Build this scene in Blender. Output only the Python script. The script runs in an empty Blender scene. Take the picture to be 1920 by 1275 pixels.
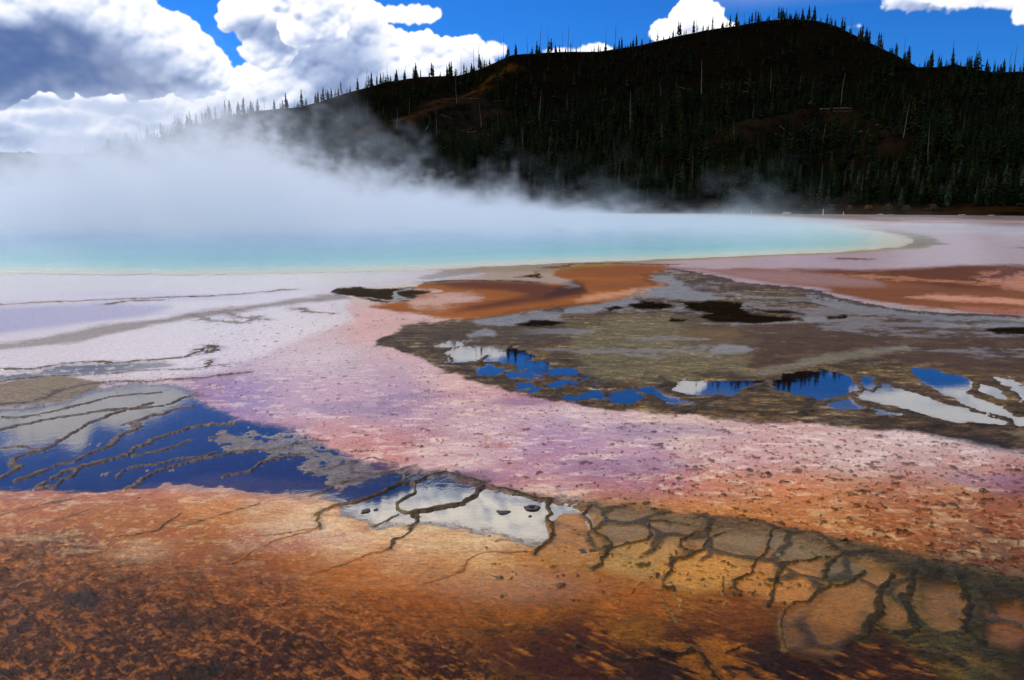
import bpy, math, random
import numpy as np
from mathutils import Vector

# ------------------------------------------------------------------ camera, light, exposure
W0, H0, FPX = 1920.0, 1275.0, 1387.0
CH = 2.4
PITCH = math.atan(251.5 / FPX)
SUN_EL, SUN_AZ = math.radians(40), math.radians(-50)      # azimuth measured from +Y towards +X
SUN_STRENGTH = 2.3
SKY_STRENGTH = 0.10

scene = bpy.context.scene
cam_data = bpy.data.cameras.new("camera")
cam = bpy.data.objects.new("camera", cam_data)
scene.collection.objects.link(cam)
cam.location = (0, 0, CH)
cam.rotation_euler = (math.pi / 2 - PITCH, 0, 0)
cam_data.sensor_width = 36.0
cam_data.lens = FPX / W0 * 36.0
cam_data.clip_start = 0.05
cam_data.clip_end = 20000
scene.camera = cam
scene.view_settings.view_transform = 'Standard'
scene.view_settings.look = 'None'
scene.view_settings.exposure = 0.0
scene.view_settings.gamma = 1.0
scene.render.resolution_x, scene.render.resolution_y = 1024, 680
scene.render.engine = 'CYCLES'
cy = scene.cycles
cy.use_denoising = True
cy.max_bounces = 6
cy.diffuse_bounces = 2
cy.glossy_bounces = 3
cy.transmission_bounces = 3
cy.volume_bounces = 3
cy.transparent_max_bounces = 10
cy.sample_clamp_indirect = 6.0
cy.caustics_reflective = False
cy.caustics_refractive = False
cy.volume_step_rate = 1.0
cy.volume_max_steps = 256

FWD = np.array([0, math.cos(PITCH), -math.sin(PITCH)])
UPV = np.array([0, math.sin(PITCH), math.cos(PITCH)])


def azel(px, py, mirror=False):
    d = FWD + np.array([(px - 960) / FPX, 0, 0]) + UPV * ((637.5 - py) / FPX)
    az = math.atan2(d[0], d[1])
    el = math.atan2(d[2], math.hypot(d[0], d[1]))
    return az, (-el if mirror else el)


def ground_pt(px, py):
    d = FWD + np.array([(px - 960) / FPX, 0, 0]) + UPV * ((637.5 - py) / FPX)
    t = -CH / min(d[2], -1e-4)
    return d[0] * t, d[1] * t


def project(X, Y, Z=0.0):
    dy = Y; dz = Z - CH
    depth = dy * FWD[1] + dz * FWD[2]
    v = dy * UPV[1] + dz * UPV[2]
    depth = np.maximum(depth, 0.05)
    return 960 + FPX * X / depth, 637.5 - FPX * v / depth


# ------------------------------------------------------------------ node helpers
class NT:
    def __init__(s, tree):
        s.t = tree

    def n(s, typ, **kw):
        nd = s.t.nodes.new(typ)
        for k, v in kw.items():
            setattr(nd, k, v)
        return nd

    def put(s, sock, v):
        if isinstance(v, bpy.types.NodeSocket):
            s.t.links.new(v, sock)
        elif v is not None:
            sock.default_value = v

    def math(s, op, a, b=None, c=None, clamp=False):
        nd = s.n('ShaderNodeMath', operation=op, use_clamp=clamp)
        s.put(nd.inputs[0], a)
        if b is not None: s.put(nd.inputs[1], b)
        if c is not None: s.put(nd.inputs[2], c)
        return nd.outputs[0]

    def vmath(s, op, a, b=None):
        nd = s.n('ShaderNodeVectorMath', operation=op)
        s.put(nd.inputs[0], a)
        if b is not None:
            s.put(nd.inputs['Scale'] if op == 'SCALE' else nd.inputs[1], b)
        return nd.outputs['Value'] if op in ('LENGTH', 'DOT_PRODUCT') else nd.outputs[0]

    def comb(s, x, y, z):
        nd = s.n('ShaderNodeCombineXYZ')
        for i, v in enumerate((x, y, z)): s.put(nd.inputs[i], v)
        return nd.outputs[0]

    def sep(s, v):
        nd = s.n('ShaderNodeSeparateXYZ'); s.put(nd.inputs[0], v)
        return nd.outputs

    def noise(s, vec, scale, detail=4, rough=.55, dist=0.0, col=False):
        nd = s.n('ShaderNodeTexNoise')
        s.put(nd.inputs['Vector'], vec)
        nd.inputs['Scale'].default_value = scale
        nd.inputs['Detail'].default_value = detail
        nd.inputs['Roughness'].default_value = rough
        nd.inputs['Distortion'].default_value = dist
        return nd.outputs['Color'] if col else nd.outputs[0]

    def voro(s, vec, scale, detail=0, smooth=.5):
        nd = s.n('ShaderNodeTexVoronoi', feature='SMOOTH_F1')
        s.put(nd.inputs['Vector'], vec)
        nd.inputs['Scale'].default_value = scale
        nd.inputs['Smoothness'].default_value = smooth
        nd.inputs['Detail'].default_value = detail
        return nd.outputs['Distance']

    def rng(s, v, a, b, c=0.0, d=1.0, smooth=True):
        nd = s.n('ShaderNodeMapRange', interpolation_type='SMOOTHSTEP' if smooth else 'LINEAR')
        s.put(nd.inputs[0], v)
        for i, q in enumerate((a, b, c, d)): s.put(nd.inputs[i + 1], q)
        return nd.outputs[0]

    def mix(s, f, a, b):
        nd = s.n('ShaderNodeMix', data_type='RGBA')
        s.put(nd.inputs[0], f)
        s.put(nd.inputs[6], a if isinstance(a, bpy.types.NodeSocket) else tuple(a) + (1,) * (4 - len(a)))
        s.put(nd.inputs[7], b if isinstance(b, bpy.types.NodeSocket) else tuple(b) + (1,) * (4 - len(b)))
        return nd.outputs[2]


# ------------------------------------------------------------------ world: clear sky and cumulus
world = bpy.data.worlds.new("World")
scene.world = world
world.use_nodes = True
world.cycles.sampling_method = 'NONE'
wt = world.node_tree
wt.nodes.clear()
w = NT(wt)
sky = w.n('ShaderNodeTexSky', sky_type='NISHITA')
sky.sun_disc = False
sky.sun_elevation = SUN_EL
sky.sun_rotation = SUN_AZ
sky.altitude = 2200
sky.air_density = 1.0
sky.dust_density = 0.3
sky.ozone_density = 3.0
hs = w.n('ShaderNodeHueSaturation')
hs.inputs['Saturation'].default_value = 1.15
hs.inputs['Value'].default_value = 1.0
wt.links.new(sky.outputs[0], hs.inputs['Color'])

blue_sky = w.vmath('MULTIPLY', hs.outputs[0], (0.20, 0.72, 1.30))
tc = w.n('ShaderNodeTexCoord').outputs['Generated']
dx, dy_, dz_ = w.sep(tc)
az_s = w.math('ARCTAN2', dx, dy_)
el_s = w.math('ARCSINE', dz_)
gen = w.noise(w.vmath('MULTIPLY', tc, (1, 1, 2.0)), 2.6, 5, .55, .4)
over = w.math('MAXIMUM', w.rng(el_s, math.radians(36), math.radians(46)), w.rng(dy_, 0.40, 0.1))
genm = w.math('MULTIPLY', w.rng(gen, .40, .54), over)
colr = w.mix(w.math('MULTIPLY', genm, .85), blue_sky, (11.0, 10.4, 9.6))
sd = sdir = (math.cos(SUN_EL) * math.sin(SUN_AZ), math.cos(SUN_EL) * math.cos(SUN_AZ), math.sin(SUN_EL))
bg = w.n('ShaderNodeBackground')
bg.inputs['Strength'].default_value = SKY_STRENGTH
wt.links.new(colr, bg.inputs['Color'])
wo = w.n('ShaderNodeOutputWorld')
wt.links.new(bg.outputs[0], wo.inputs['Surface'])

sun_data = bpy.data.lights.new("sun", 'SUN')
sun_data.energy = SUN_STRENGTH
sun_data.angle = math.radians(0.5)
sun_data.color = (1.0, 0.90, 0.76)
sun = bpy.data.objects.new("sun", sun_data)
scene.collection.objects.link(sun)
sun.rotation_euler = (-Vector(sd)).to_track_quat('-Z', 'Y').to_euler()


# ------------------------------------------------------------------ numpy helpers
rs = np.random.RandomState(7)
TAB = rs.rand(256, 256).astype(np.float32)
JX = rs.rand(256, 256).astype(np.float32)
JY = rs.rand(256, 256).astype(np.float32)


def vnoise(x, y):
    xi = np.floor(x).astype(np.int64); yi = np.floor(y).astype(np.int64)
    fx = (x - xi).astype(np.float32); fy = (y - yi).astype(np.float32)
    fx = fx * fx * (3 - 2 * fx); fy = fy * fy * (3 - 2 * fy)
    x0 = xi & 255; x1 = (xi + 1) & 255; y0 = yi & 255; y1 = (yi + 1) & 255
    return (TAB[x0, y0] * (1 - fx) + TAB[x1, y0] * fx) * (1 - fy) + (TAB[x0, y1] * (1 - fx) + TAB[x1, y1] * fx) * fy


def fbm(x, y, scale, octs=4, gain=.5, seed=0):
    """-1..1 noise; scale in cycles per metre"""
    out = 0; amp = 1.0; tot = 0
    c, s = math.cos(0.6), math.sin(0.6)
    px, py = x * scale + seed * 17.3, y * scale - seed * 9.1
    for _ in range(octs):
        out = out + amp * (vnoise(px, py) * 2 - 1); tot += amp
        px, py = (px * c - py * s) * 2.03 + 5.2, (px * s + py * c) * 2.03 + 1.3
        amp *= gain
    return out / tot


def worley(x, y, scale, seed=0):
    x = x * scale + seed * 31.7; y = y * scale + seed * 11.9
    xi = np.floor(x).astype(np.int64); yi = np.floor(y).astype(np.int64)
    f1 = np.full(x.shape, 9.0, np.float32); f2 = f1.copy(); idv = np.zeros(x.shape, np.float32)
    for i in (-1, 0, 1):
        for j in (-1, 0, 1):
            cx = xi + i; cy_ = yi + j; a = cx & 255; b = cy_ & 255
            d = np.sqrt((cx + JX[a, b] - x) ** 2 + (cy_ + JY[a, b] - y) ** 2).astype(np.float32)
            near = d < f1
            f2 = np.where(near, f1, np.minimum(f2, d))
            idv = np.where(near, TAB[a, b], idv)
            f1 = np.where(near, d, f1)
    return f1, f2, idv


def sstep(a, b, x):
    t = np.clip((x - a) / (b - a), 0, 1)
    return t * t * (3 - 2 * t)


def lin(c):
    c = np.asarray(c, np.float32) / 255.0
    return np.where(c <= .04045, c / 12.92, ((c + .055) / 1.055) ** 2.4).astype(np.float32)


def poly_sd(px, py, pts):
    """signed distance in the plane (negative inside)"""
    d = np.full(px.shape, 1e9, np.float32); ins = np.zeros(px.shape, bool)
    n = len(pts)
    for i in range(n):
        x1, y1 = pts[i]; x2, y2 = pts[(i + 1) % n]
        ex, ey = x2 - x1, y2 - y1
        wx, wy = px - x1, py - y1
        t = np.clip((wx * ex + wy * ey) / max(ex * ex + ey * ey, 1e-9), 0, 1)
        d = np.minimum(d, (wx - t * ex) ** 2 + (wy - t * ey) ** 2)
        if y1 != y2:
            c = (y1 > py) != (y2 > py)
            ins ^= c & (px < (x2 - x1) * (py - y1) / (y2 - y1) + x1)
    d = np.sqrt(d)
    return np.where(ins, -d, d)


def new_mesh_obj(name, verts, faces, mat, parent=None, smooth=True):
    """faces: (n,4) or (n,3) int array, or a list mixing both"""
    me = bpy.data.meshes.new(name)
    verts = np.asarray(verts, np.float32)
    if isinstance(faces, list):
        me.from_pydata([tuple(v) for v in verts.tolist()], [], faces)
    else:
        faces = np.asarray(faces, np.int32)
        k = faces.shape[1]
        me.vertices.add(len(verts)); me.vertices.foreach_set('co', verts.ravel())
        me.loops.add(faces.size); me.loops.foreach_set('vertex_index', faces.ravel())
        me.polygons.add(len(faces))
        me.polygons.foreach_set('loop_start', np.arange(0, faces.size, k, dtype=np.int32))
        me.polygons.foreach_set('loop_total', np.full(len(faces), k, np.int32))
    me.update(calc_edges=True)
    if smooth:
        me.polygons.foreach_set('use_smooth', np.ones(len(me.polygons), bool))
    me.materials.append(mat)
    o = bpy.data.objects.new(name, me)
    scene.collection.objects.link(o)
    if parent: o.parent = parent
    return o


def add_attr(o, name, arr):
    arr = np.asarray(arr, np.float32)
    if arr.ndim == 1:
        a = o.data.attributes.new(name, 'FLOAT', 'POINT'); a.data.foreach_set('value', arr)
    else:
        if arr.shape[1] == 3: arr = np.concatenate([arr, np.ones((len(arr), 1), np.float32)], 1)
        a = o.data.attributes.new(name, 'FLOAT_COLOR', 'POINT'); a.data.foreach_set('color', arr.ravel())


def grid_faces(nr, nc, mask=None):
    idx = np.arange(nr * nc, dtype=np.int32).reshape(nr, nc)
    q = np.stack([idx[:-1, :-1], idx[:-1, 1:], idx[1:, 1:], idx[1:, :-1]], -1).reshape(-1, 4)
    return q if mask is None else q[mask.reshape(-1)]


def compact(verts, faces, *attrs):
    used = np.unique(faces)
    remap = np.zeros(len(verts), np.int32); remap[used] = np.arange(len(used), dtype=np.int32)
    return (verts[used], remap[faces]) + tuple(a[used] for a in attrs)


def tag(o, label=None, cat=None, group=None, kind=None):
    if label: o['label'] = label
    if cat: o['category'] = cat
    if group: o['group'] = group
    if kind: o['kind'] = kind
    return o


# ------------------------------------------------------------------ materials
def material(name):
    m = bpy.data.materials.new(name); m.use_nodes = True
    m.node_tree.nodes.clear()
    return m, NT(m.node_tree)


def attr(g, name, colour=False):
    nd = g.n('ShaderNodeAttribute', attribute_name=name)
    return nd.outputs['Color'] if colour else nd.outputs['Fac']


def bump(g, h, dist, strength=1.0, normal=None):
    b = g.n('ShaderNodeBump')
    b.inputs['Distance'].default_value = dist
    g.put(b.inputs['Strength'], strength)
    g.put(b.inputs['Height'], h)
    if normal is not None: g.put(b.inputs['Normal'], normal)
    return b.outputs[0]


def finish(g, shader, vol=False):
    o = g.n('ShaderNodeOutputMaterial')
    g.t.links.new(shader, o.inputs['Volume' if vol else 'Surface'])


def ground_material():
    m, g = material("mineral_ground")
    pos = g.n('ShaderNodeNewGeometry').outputs['Position']
    c = attr(g, 'Col', True); r = attr(g, 'Rgh'); k = attr(g, 'Crust')
    fine = g.noise(pos, 38, 5, .65)
    grain = g.noise(pos, 150, 3, .6)
    streak = g.noise(g.vmath('MULTIPLY', pos, (1, 3.0, 1)), 14, 5, .65, .6)
    val = g.math('ADD', g.math('MULTIPLY_ADD', fine, 1.3, -0.30), g.math('MULTIPLY', streak, 1.3))
    # flaky scales of dried mat, longer along the drainage
    rot = g.n('ShaderNodeMapping'); g.put(rot.inputs['Vector'], g.vmath('ADD', pos, g.vmath('SCALE', g.noise(pos, 9, 3, .6, 0, col=True), .10)))
    rot.inputs['Rotation'].default_value = (0, 0, math.radians(38)); rot.inputs['Scale'].default_value = (1.0, 3.2, 1.0)
    vf = g.n('ShaderNodeTexVoronoi', feature='F1'); g.put(vf.inputs['Vector'], rot.outputs[0]); vf.inputs['Scale'].default_value = 17
    fl = g.sep(vf.outputs['Color'])[0]
    vf2 = g.n('ShaderNodeTexVoronoi', feature='F1'); g.put(vf2.inputs['Vector'], rot.outputs[0]); vf2.inputs['Scale'].default_value = 44
    fl2 = g.sep(vf2.outputs['Color'])[0]
    flake = g.math('MULTIPLY', g.math('ADD', g.math('SUBTRACT', fl, .5), g.math('MULTIPLY', g.math('SUBTRACT', fl2, .5), .8)), g.math('MULTIPLY_ADD', k, .75, .10))
    val = g.math('ADD', val, flake)
    val = g.math('ADD', val, g.math('MULTIPLY', g.math('SUBTRACT', grain, .5), 1.5))
    val = g.math('MAXIMUM', val, .08)
    c2 = g.n('ShaderNodeHueSaturation')
    g.put(c2.inputs['Color'], c)
    g.put(c2.inputs['Value'], val)
    g.put(c2.inputs['Saturation'], g.math('MULTIPLY_ADD', grain, -0.4, 1.2))
    p = g.n('ShaderNodeBsdfPrincipled')
    g.put(p.inputs['Base Color'], c2.outputs[0])
    g.put(p.inputs['Roughness'], g.math('ADD', r, g.math('MULTIPLY', g.math('SUBTRACT', fine, .5), .3), clamp=True))
    g.put(p.inputs['Specular IOR Level'], attr(g, 'Wet'))
    h = g.math('ADD', g.math('MULTIPLY', fine, g.math('MULTIPLY_ADD', k, 1.0, .45)), g.math('MULTIPLY', grain, .22))
    h = g.math('ADD', h, g.math('MULTIPLY', flake, .9))
    g.put(p.inputs['Normal'], bump(g, h, 0.012, g.math('MULTIPLY_ADD', k, .85, .12)))
    finish(g, p.outputs[0])
    return m


def film_material():
    m, g = material("shallow_water")
    pos = g.n('ShaderNodeNewGeometry').outputs['Position']
    rp = attr(g, 'Ripple')
    n = g.noise(g.vmath('MULTIPLY', pos, (1.0, 1.0, 1.0)), 9, 4, .6, .5)
    n2 = g.noise(pos, 30, 2, .5, .3)
    h = g.math('ADD', n, g.math('MULTIPLY', n2, .30))
    nor = bump(g, h, 0.02, g.math('MULTIPLY', rp, .8))
    gl = g.n('ShaderNodeBsdfGlossy')
    gl.inputs['Color'].default_value = (1, 1, 1, 1)
    g.put(gl.inputs['Roughness'], g.math('MULTIPLY_ADD', rp, 0.3, 0.012))
    g.put(gl.inputs['Normal'], nor)
    tr = g.n('ShaderNodeBsdfTransparent')
    tr.inputs['Color'].default_value = (0.97, 0.95, 0.93, 1)
    fr = g.n('ShaderNodeFresnel'); g.put(fr.inputs['IOR'], attr(g, 'Ior'))
    g.put(fr.inputs['Normal'], nor)
    mx = g.n('ShaderNodeMixShader')
    g.put(mx.inputs[0], fr.outputs[0])
    g.t.links.new(tr.outputs[0], mx.inputs[1]); g.t.links.new(gl.outputs[0], mx.inputs[2])
    finish(g, mx.outputs[0])
    return m


def pool_material():
    m, g = material("hot_spring_water")
    pos = g.n('ShaderNodeNewGeometry').outputs['Position']
    c = attr(g, 'Col', True)
    p = g.n('ShaderNodeBsdfPrincipled')
    n = g.noise(g.vmath('MULTIPLY', pos, (0.5, 1.5, 1.0)), 2.2, 6, .68, .6)
    g.put(p.inputs['Base Color'], g.mix(g.math('MULTIPLY', g.rng(n, .42, .62), .35), c, (0.55, 0.75, 0.85)))
    p.inputs['Roughness'].default_value = 0.12
    p.inputs['IOR'].default_value = 1.33
    g.put(p.inputs['Normal'], bump(g, n, 0.12, 0.8))
    finish(g, p.outputs[0])
    return m


def simple_material(name, col, rough=.8, var=.35, scale=6.0, bumpd=0.0, use_attr=False, spec=0.25):
    m, g = material(name)
    pos = g.n('ShaderNodeTexCoord').outputs['Object']
    n = g.noise(pos, scale, 5, .6)
    p = g.n('ShaderNodeBsdfPrincipled')
    hsv = g.n('ShaderNodeHueSaturation')
    if use_attr: g.put(hsv.inputs['Color'], attr(g, 'Col', True))
    else: hsv.inputs['Color'].default_value = tuple(col) + (1,)
    g.put(hsv.inputs['Value'], g.math('MULTIPLY_ADD', n, 2 * var, 1 - var))
    g.put(p.inputs['Base Color'], hsv.outputs[0])
    p.inputs['Roughness'].default_value = rough
    p.inputs['Specular IOR Level'].default_value = spec
    if bumpd: g.put(p.inputs['Normal'], bump(g, n, bumpd, .8))
    finish(g, p.outputs[0])
    return m


M_ground = ground_material()
M_film = film_material()
M_pool = pool_material()
M_hill = simple_material("hill_soil", (0, 0, 0), .95, .45, .35, .3, use_attr=True, spec=0.0)
M_far = simple_material("far_forest", (0.012, 0.02, 0.018), .95, .5, .05, .0)
M_needle = simple_material("conifer_needles", (0.014, 0.028, 0.010), .8, .5, 1.2)
M_needle2 = simple_material("conifer_needles_pale", (0.019, 0.034, 0.010), .8, .5, 1.2)
M_forest = simple_material("forest_needles", (0, 0, 0), .9, .5, .6, use_attr=True, spec=.05)
M_bark = simple_material("bark", (0.045, 0.035, 0.028), .9, .4, 3)
M_dead = simple_material("dead_wood", (0.06, 0.053, 0.048), .85, .35, 2)
M_log = simple_material("bleached_log", (0.15, 0.135, 0.12), .8, .3, 2)
M_stone = simple_material("pale_stone", (0.3, 0.28, 0.26), .85, .25, 3, .05)
M_crust = simple_material("grey_crust", (0.07, 0.062, 0.06), .55, .4, 40, .01)
M_stake = simple_material("white_paint", (0.75, 0.74, 0.7), .6, .1, 5)
M_shrub = simple_material("autumn_leaves", (0.16, 0.08, 0.02), .8, .5, 4)
M_shrub2 = simple_material("dry_leaves", (0.07, 0.065, 0.02), .8, .5, 4)
M_red = simple_material("red_jacket", (0.5, 0.09, 0.02), .7, .1, 4)

# ------------------------------------------------------------------ the pool outline (world metres)
POOL_PX = [(-1500, 500), (-400, 509), (0, 513), (250, 515), (450, 514), (600, 511), (760, 507), (850, 503), (1000, 495), (1200, 488), (1400, 480), (1540, 474),
           (1640, 468), (1690, 461), (1708, 452), (1696, 443), (1640, 433), (1560, 425), (1460, 417), (1350, 409.5), (1250, 405), (1150, 402.5), (1000, 400.5), (700, 399.5), (300, 399.5), (-500, 401), (-1500, 404)]
POOL_W = [ground_pt(x, y) for x, y in POOL_PX]

# ------------------------------------------------------------------ the ground sheet
def polar_grid(ystep, azstep, far):
    ys = np.arange(1560, 392, -ystep)
    r = CH / np.tan(PITCH + np.arctan((ys - 637.5) / FPX))
    r = np.concatenate([[0.02, 0.5, 1.0, 1.5], r[r > 1.75]])
    extra = [r[-1] * 1.05 ** k for k in range(1, 200) if r[-1] * 1.05 ** k < far]
    r = np.concatenate([r, extra, [far]])
    fine = math.radians(44)
    wide = math.radians(78)
    a = np.concatenate([np.linspace(-math.pi, -wide, 30)[:-1], np.arange(-wide, -fine, .0045), np.arange(-fine, fine, azstep), np.arange(fine, wide, .0045), np.linspace(wide, math.pi, 30)])
    R, A = np.meshgrid(r, a, indexing='ij')
    return R, A, R * np.sin(A), R * np.cos(A)


R, A, GX, GY = polar_grid(1.35, 0.00115, 9000)
NR, NC = R.shape
X = GX.ravel(); Y = GY.ravel(); RR = R.ravel()
N = X.size
infr = (Y > 0.6) & (np.abs(X) < Y * 1.6 + 2)
U, V = project(X, Y)
# gently wandering outlines: the zones are laid out in metres with warped borders
wx = fbm(X, Y, 0.8, 5, .55, 3); wy = fbm(X, Y, 0.8, 5, .55, 8)
wamp = np.clip(RR * 0.016, 0.04, 0.9)
UW, VW = project(X + wx * wamp, Y + wy * wamp)
U = np.where(infr, U, np.clip(U, -1500, 3400)); UW = np.where(infr, UW, U); VW = np.where(infr, VW, 1700); V = np.where(infr, V, 1700)
nA = fbm(X, Y, 0.45, 5, .55, 1)
nB = fbm(X, Y, 2.2, 5, .6, 2)
nC = fbm(X, Y, 9.0, 4, .6, 4)
# streaks running along the drainage direction (towards the lower right) and across it
th = math.radians(-38)
sx_, sy_ = X * math.cos(th) + Y * math.sin(th), -X * math.sin(th) + Y * math.cos(th)
nS = fbm(sx_ * 2.6, sy_ * 9.0, 1.0, 5, .6, 6)
nS2 = fbm(sx_ * 9.0, sy_ * 30.0, 1.0, 4, .6, 9)
del sx_, sy_

# substrate colours sampled zone by zone
ANCH = [(0, 530, 205, 195, 190), (400, 528, 215, 208, 195), (720, 520, 190, 172, 145), (0, 600, 165, 145, 165), (300, 585, 190, 178, 185), (550, 600, 195, 175, 185),
        (0, 675, 180, 165, 172), (300, 650, 205, 190, 198), (600, 650, 200, 165, 172), (440, 750, 150, 112, 160), (600, 760, 188, 138, 160), (700, 620, 205, 155, 150),
        (760, 760, 170, 122, 150), (900, 820, 170, 105, 130), (1020, 810, 168, 105, 138), (1200, 890, 178, 105, 105), (1250, 805, 205, 165, 155), (1400, 860, 190, 130, 125),
        (1600, 850, 195, 150, 140), (1800, 880, 180, 120, 100), (1500, 950, 188, 105, 72), (1700, 950, 155, 78, 46), (1900, 960, 135, 62, 34), (1900, 1060, 100, 45, 22), (1300, 950, 192, 112, 78),
        (1000, 890, 188, 115, 105), (700, 845, 192, 118, 112), (620, 815, 192, 120, 112), (1100, 770, 195, 155, 160), (850, 700, 205, 160, 160),
        (60, 950, 165, 92, 88), (400, 935, 190, 115, 95), (250, 975, 170, 98, 82), (600, 1000, 196, 112, 62), (720, 1060, 196, 106, 46), (450, 1085, 150, 78, 46), (320, 1020, 165, 92, 66),
        (100, 1050, 115, 62, 50), (0, 1150, 90, 44, 30), (300, 1170, 105, 52, 32), (500, 1250, 105, 50, 18), (800, 1150, 180, 94, 34), (930, 1060, 198, 112, 50), (1000, 1130, 188, 98, 26),
        (800, 1250, 110, 52, 18), (1080, 1220, 105, 46, 14), (1200, 1110, 182, 92, 30), (1400, 1150, 150, 74, 20), (1500, 1230, 70, 32, 12), (1300, 1255, 70, 34, 12), (1700, 1180, 88, 42, 18),
        (1850, 1220, 55, 32, 17), (1600, 1120, 140, 72, 30), (1340, 1060, 178, 105, 45), (1160, 1000, 150, 100, 55), (900, 960, 180, 130, 95), (1500, 1080, 165, 80, 28),
        (1800, 470, 178, 160, 165), (1300, 497, 170, 140, 140), (1500, 490, 165, 138, 148), (1900, 440, 165, 148, 150), (1000, 507, 160, 130, 90),
        (1500, 425, 120, 90, 72), (1900, 418, 110, 82, 72), (0, 1500, 60, 30, 18), (960, 1500, 70, 34, 12), (1900, 1500, 40, 22, 12), (-600, 1100, 90, 44, 30), (-500, 900, 150, 84, 80),
        (-500, 600, 170, 150, 165), (2500, 1100, 70, 35, 18), (2500, 900, 130, 66, 40), (2500, 700, 70, 50, 38), (2500, 480, 150, 130, 135)]
col = np.zeros((N, 3), np.float32); wsum = np.zeros(N, np.float32)
for (ax, ay, r_, g_, b_) in ANCH:
    d2 = ((UW - ax) / 1.6) ** 2 + (VW - ay) ** 2 + 300
    q = (1.0 / d2 ** 1.9).astype(np.float32)
    col += q[:, None] * np.array([r_, g_, b_], np.float32); wsum += q
col = lin(col / wsum[:, None])
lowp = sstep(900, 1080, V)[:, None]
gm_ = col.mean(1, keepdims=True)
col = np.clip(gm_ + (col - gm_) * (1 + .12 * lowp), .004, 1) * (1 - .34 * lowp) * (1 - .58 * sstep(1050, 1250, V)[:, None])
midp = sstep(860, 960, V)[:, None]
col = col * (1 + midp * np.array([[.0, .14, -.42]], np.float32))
behind = sstep(1500, 1650, V)
col = col * (1 - behind[:, None]) + lin((95, 50, 25)) * behind[:, None]
rough = np.full(N, 0.55, np.float32)
crust = np.full(N, 0.15, np.float32)
hgt = np.full(N, -0.014, np.float32)          # relative to the water level
rip = np.full(N, 0.45, np.float32)
near = np.clip(8.0 / RR, 0, 1).astype(np.float32)
ior = np.full(N, 1.33, np.float32); wet = (.2 - .13 * sstep(880, 980, V)).astype(np.float32)
nD = fbm(X, Y, 26.0, 3, .6, 27)
hgt[:] = .006 + .004 * nB + .003 * nS2
rough[:] = .34


def pmask(pts, f=4.0, warp=True, edge=0.0):
    u, v = (UW, VW) if warp else (U, V)
    a = np.array(pts, np.float32)
    m = (u > a[:, 0].min() - 3 * f) & (u < a[:, 0].max() + 3 * f) & (v > a[:, 1].min() - 3 * f) & (v < a[:, 1].max() + 3 * f)
    out = np.zeros(N, np.float32)
    ii = np.nonzero(m)[0]
    if len(ii):
        sd = poly_sd(u[ii], v[ii], pts)
        if edge: sd = sd + edge * (nB[ii] + .6 * nC[ii])
        out[ii] = sstep(f, -f, sd)
    return out


def paint(m, rgb, op=1.0, var=0.0, noise=None):
    global col
    c = lin(rgb)[None, :]
    if var: c = c * (1 + var * (nB if noise is None else noise))[:, None]
    k = (m * op)[:, None]
    col = col * (1 - k) + np.clip(c, 0.003, 1) * k


def setv(arr, m, v):
    arr += m * (v - arr)


# -- general mottling of the mats
pinkz = sstep(560, 640, V) * sstep(1130, 1000, V)
col *= (1 + 0.22 * nB * np.where(V > 900, 1.0, .55) + 0.16 * nS * sstep(700, 1000, V))[:, None]
pale = sstep(.12, .55, nS2 + .5 * nB) * sstep(640, 1000, V)
col = col * (1 - .32 * pale[:, None]) + lin((225, 150, 100)) * (.32 * pale[:, None]) * np.clip(col.mean(1) / .25, .25, 1)[:, None]
paint(sstep(.15, .5, fbm(X, Y * .8, .5, 4, .55, 23)) * pinkz * sstep(600, 700, V), (222, 196, 200), .55)
paint(sstep(.2, .55, fbm(X, Y, .7, 4, .55, 24)) * pinkz * sstep(680, 740, V) * sstep(960, 900, V), (150, 96, 150), .5)
sh1 = fbm(X * .8 + .2 * nB, Y * 1.6, 7.0, 4, .62, 33)
zz = pinkz * sstep(640, 720, V) * (V < 1150)
paint(sstep(.12, .38, sh1) * zz * (1 - .6 * sstep(880, 980, V)), (238, 208, 196), .55)
paint(sstep(.16, .42, -sh1) * zz * sstep(740, 860, V + 60 * nA), (168, 88, 44), .45)
paint(sstep(.2, .45, nD) * zz * sstep(850, 980, V), (226, 170, 140), .4)
paint(sstep(.06, .02, np.abs(fbm(X, Y * 1.3, 1.1, 5, .6, 35))) * zz * sstep(.0, .3, nA) * sstep(760, 800, V), (176, 96, 40), .6)
# violet patches in the pink flow
f1, f2, idv = worley(X * .55, Y * 1.2, 1.0, 3)
vio = sstep(.42, .18, f1 + .25 * nB) * (idv > .55) * sstep(690, 760, V) * sstep(960, 900, V) * (U > 300)
paint(vio, (120, 70, 120), .55)
# foreground flaky orange: strong streaks
ff = pmask([(-900, 1000), (0, 1010), (200, 1030), (450, 1085), (700, 1130), (880, 1200), (960, 1300), (960, 1700), (-900, 1700)], 40)
dk = sstep(.02, .40, nS + .45 * nA) * ff
paint(dk, (66, 30, 16), .62)
paint(sstep(.1, .5, nC + .6 * nS2) * ff, (38, 20, 12), .5)
br = sstep(.10, .42, -nS2 + .3 * nB) * ff
paint(br, (190, 112, 72), .45)
paint(sstep(.15, .45, nD + .4 * nS2) * ff, (190, 116, 80), .3)
fr2 = sstep(1050, 1200, V) * (1 - ff)
paint(sstep(.1, .5, nB + .4 * nS2) * fr2, (60, 28, 12), .7)
paint(sstep(.2, .5, -nB + .5 * nS2) * fr2, (205, 110, 40), .35)
hgt += ff * (.005 + 0.010 * nS + 0.012 * nS2) + fr2 * (.006 + 0.008 * nB + .006 * nS2)
crust += .6 * ff + .5 * fr2
setv(rough, np.maximum(ff, fr2), .42)
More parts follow.
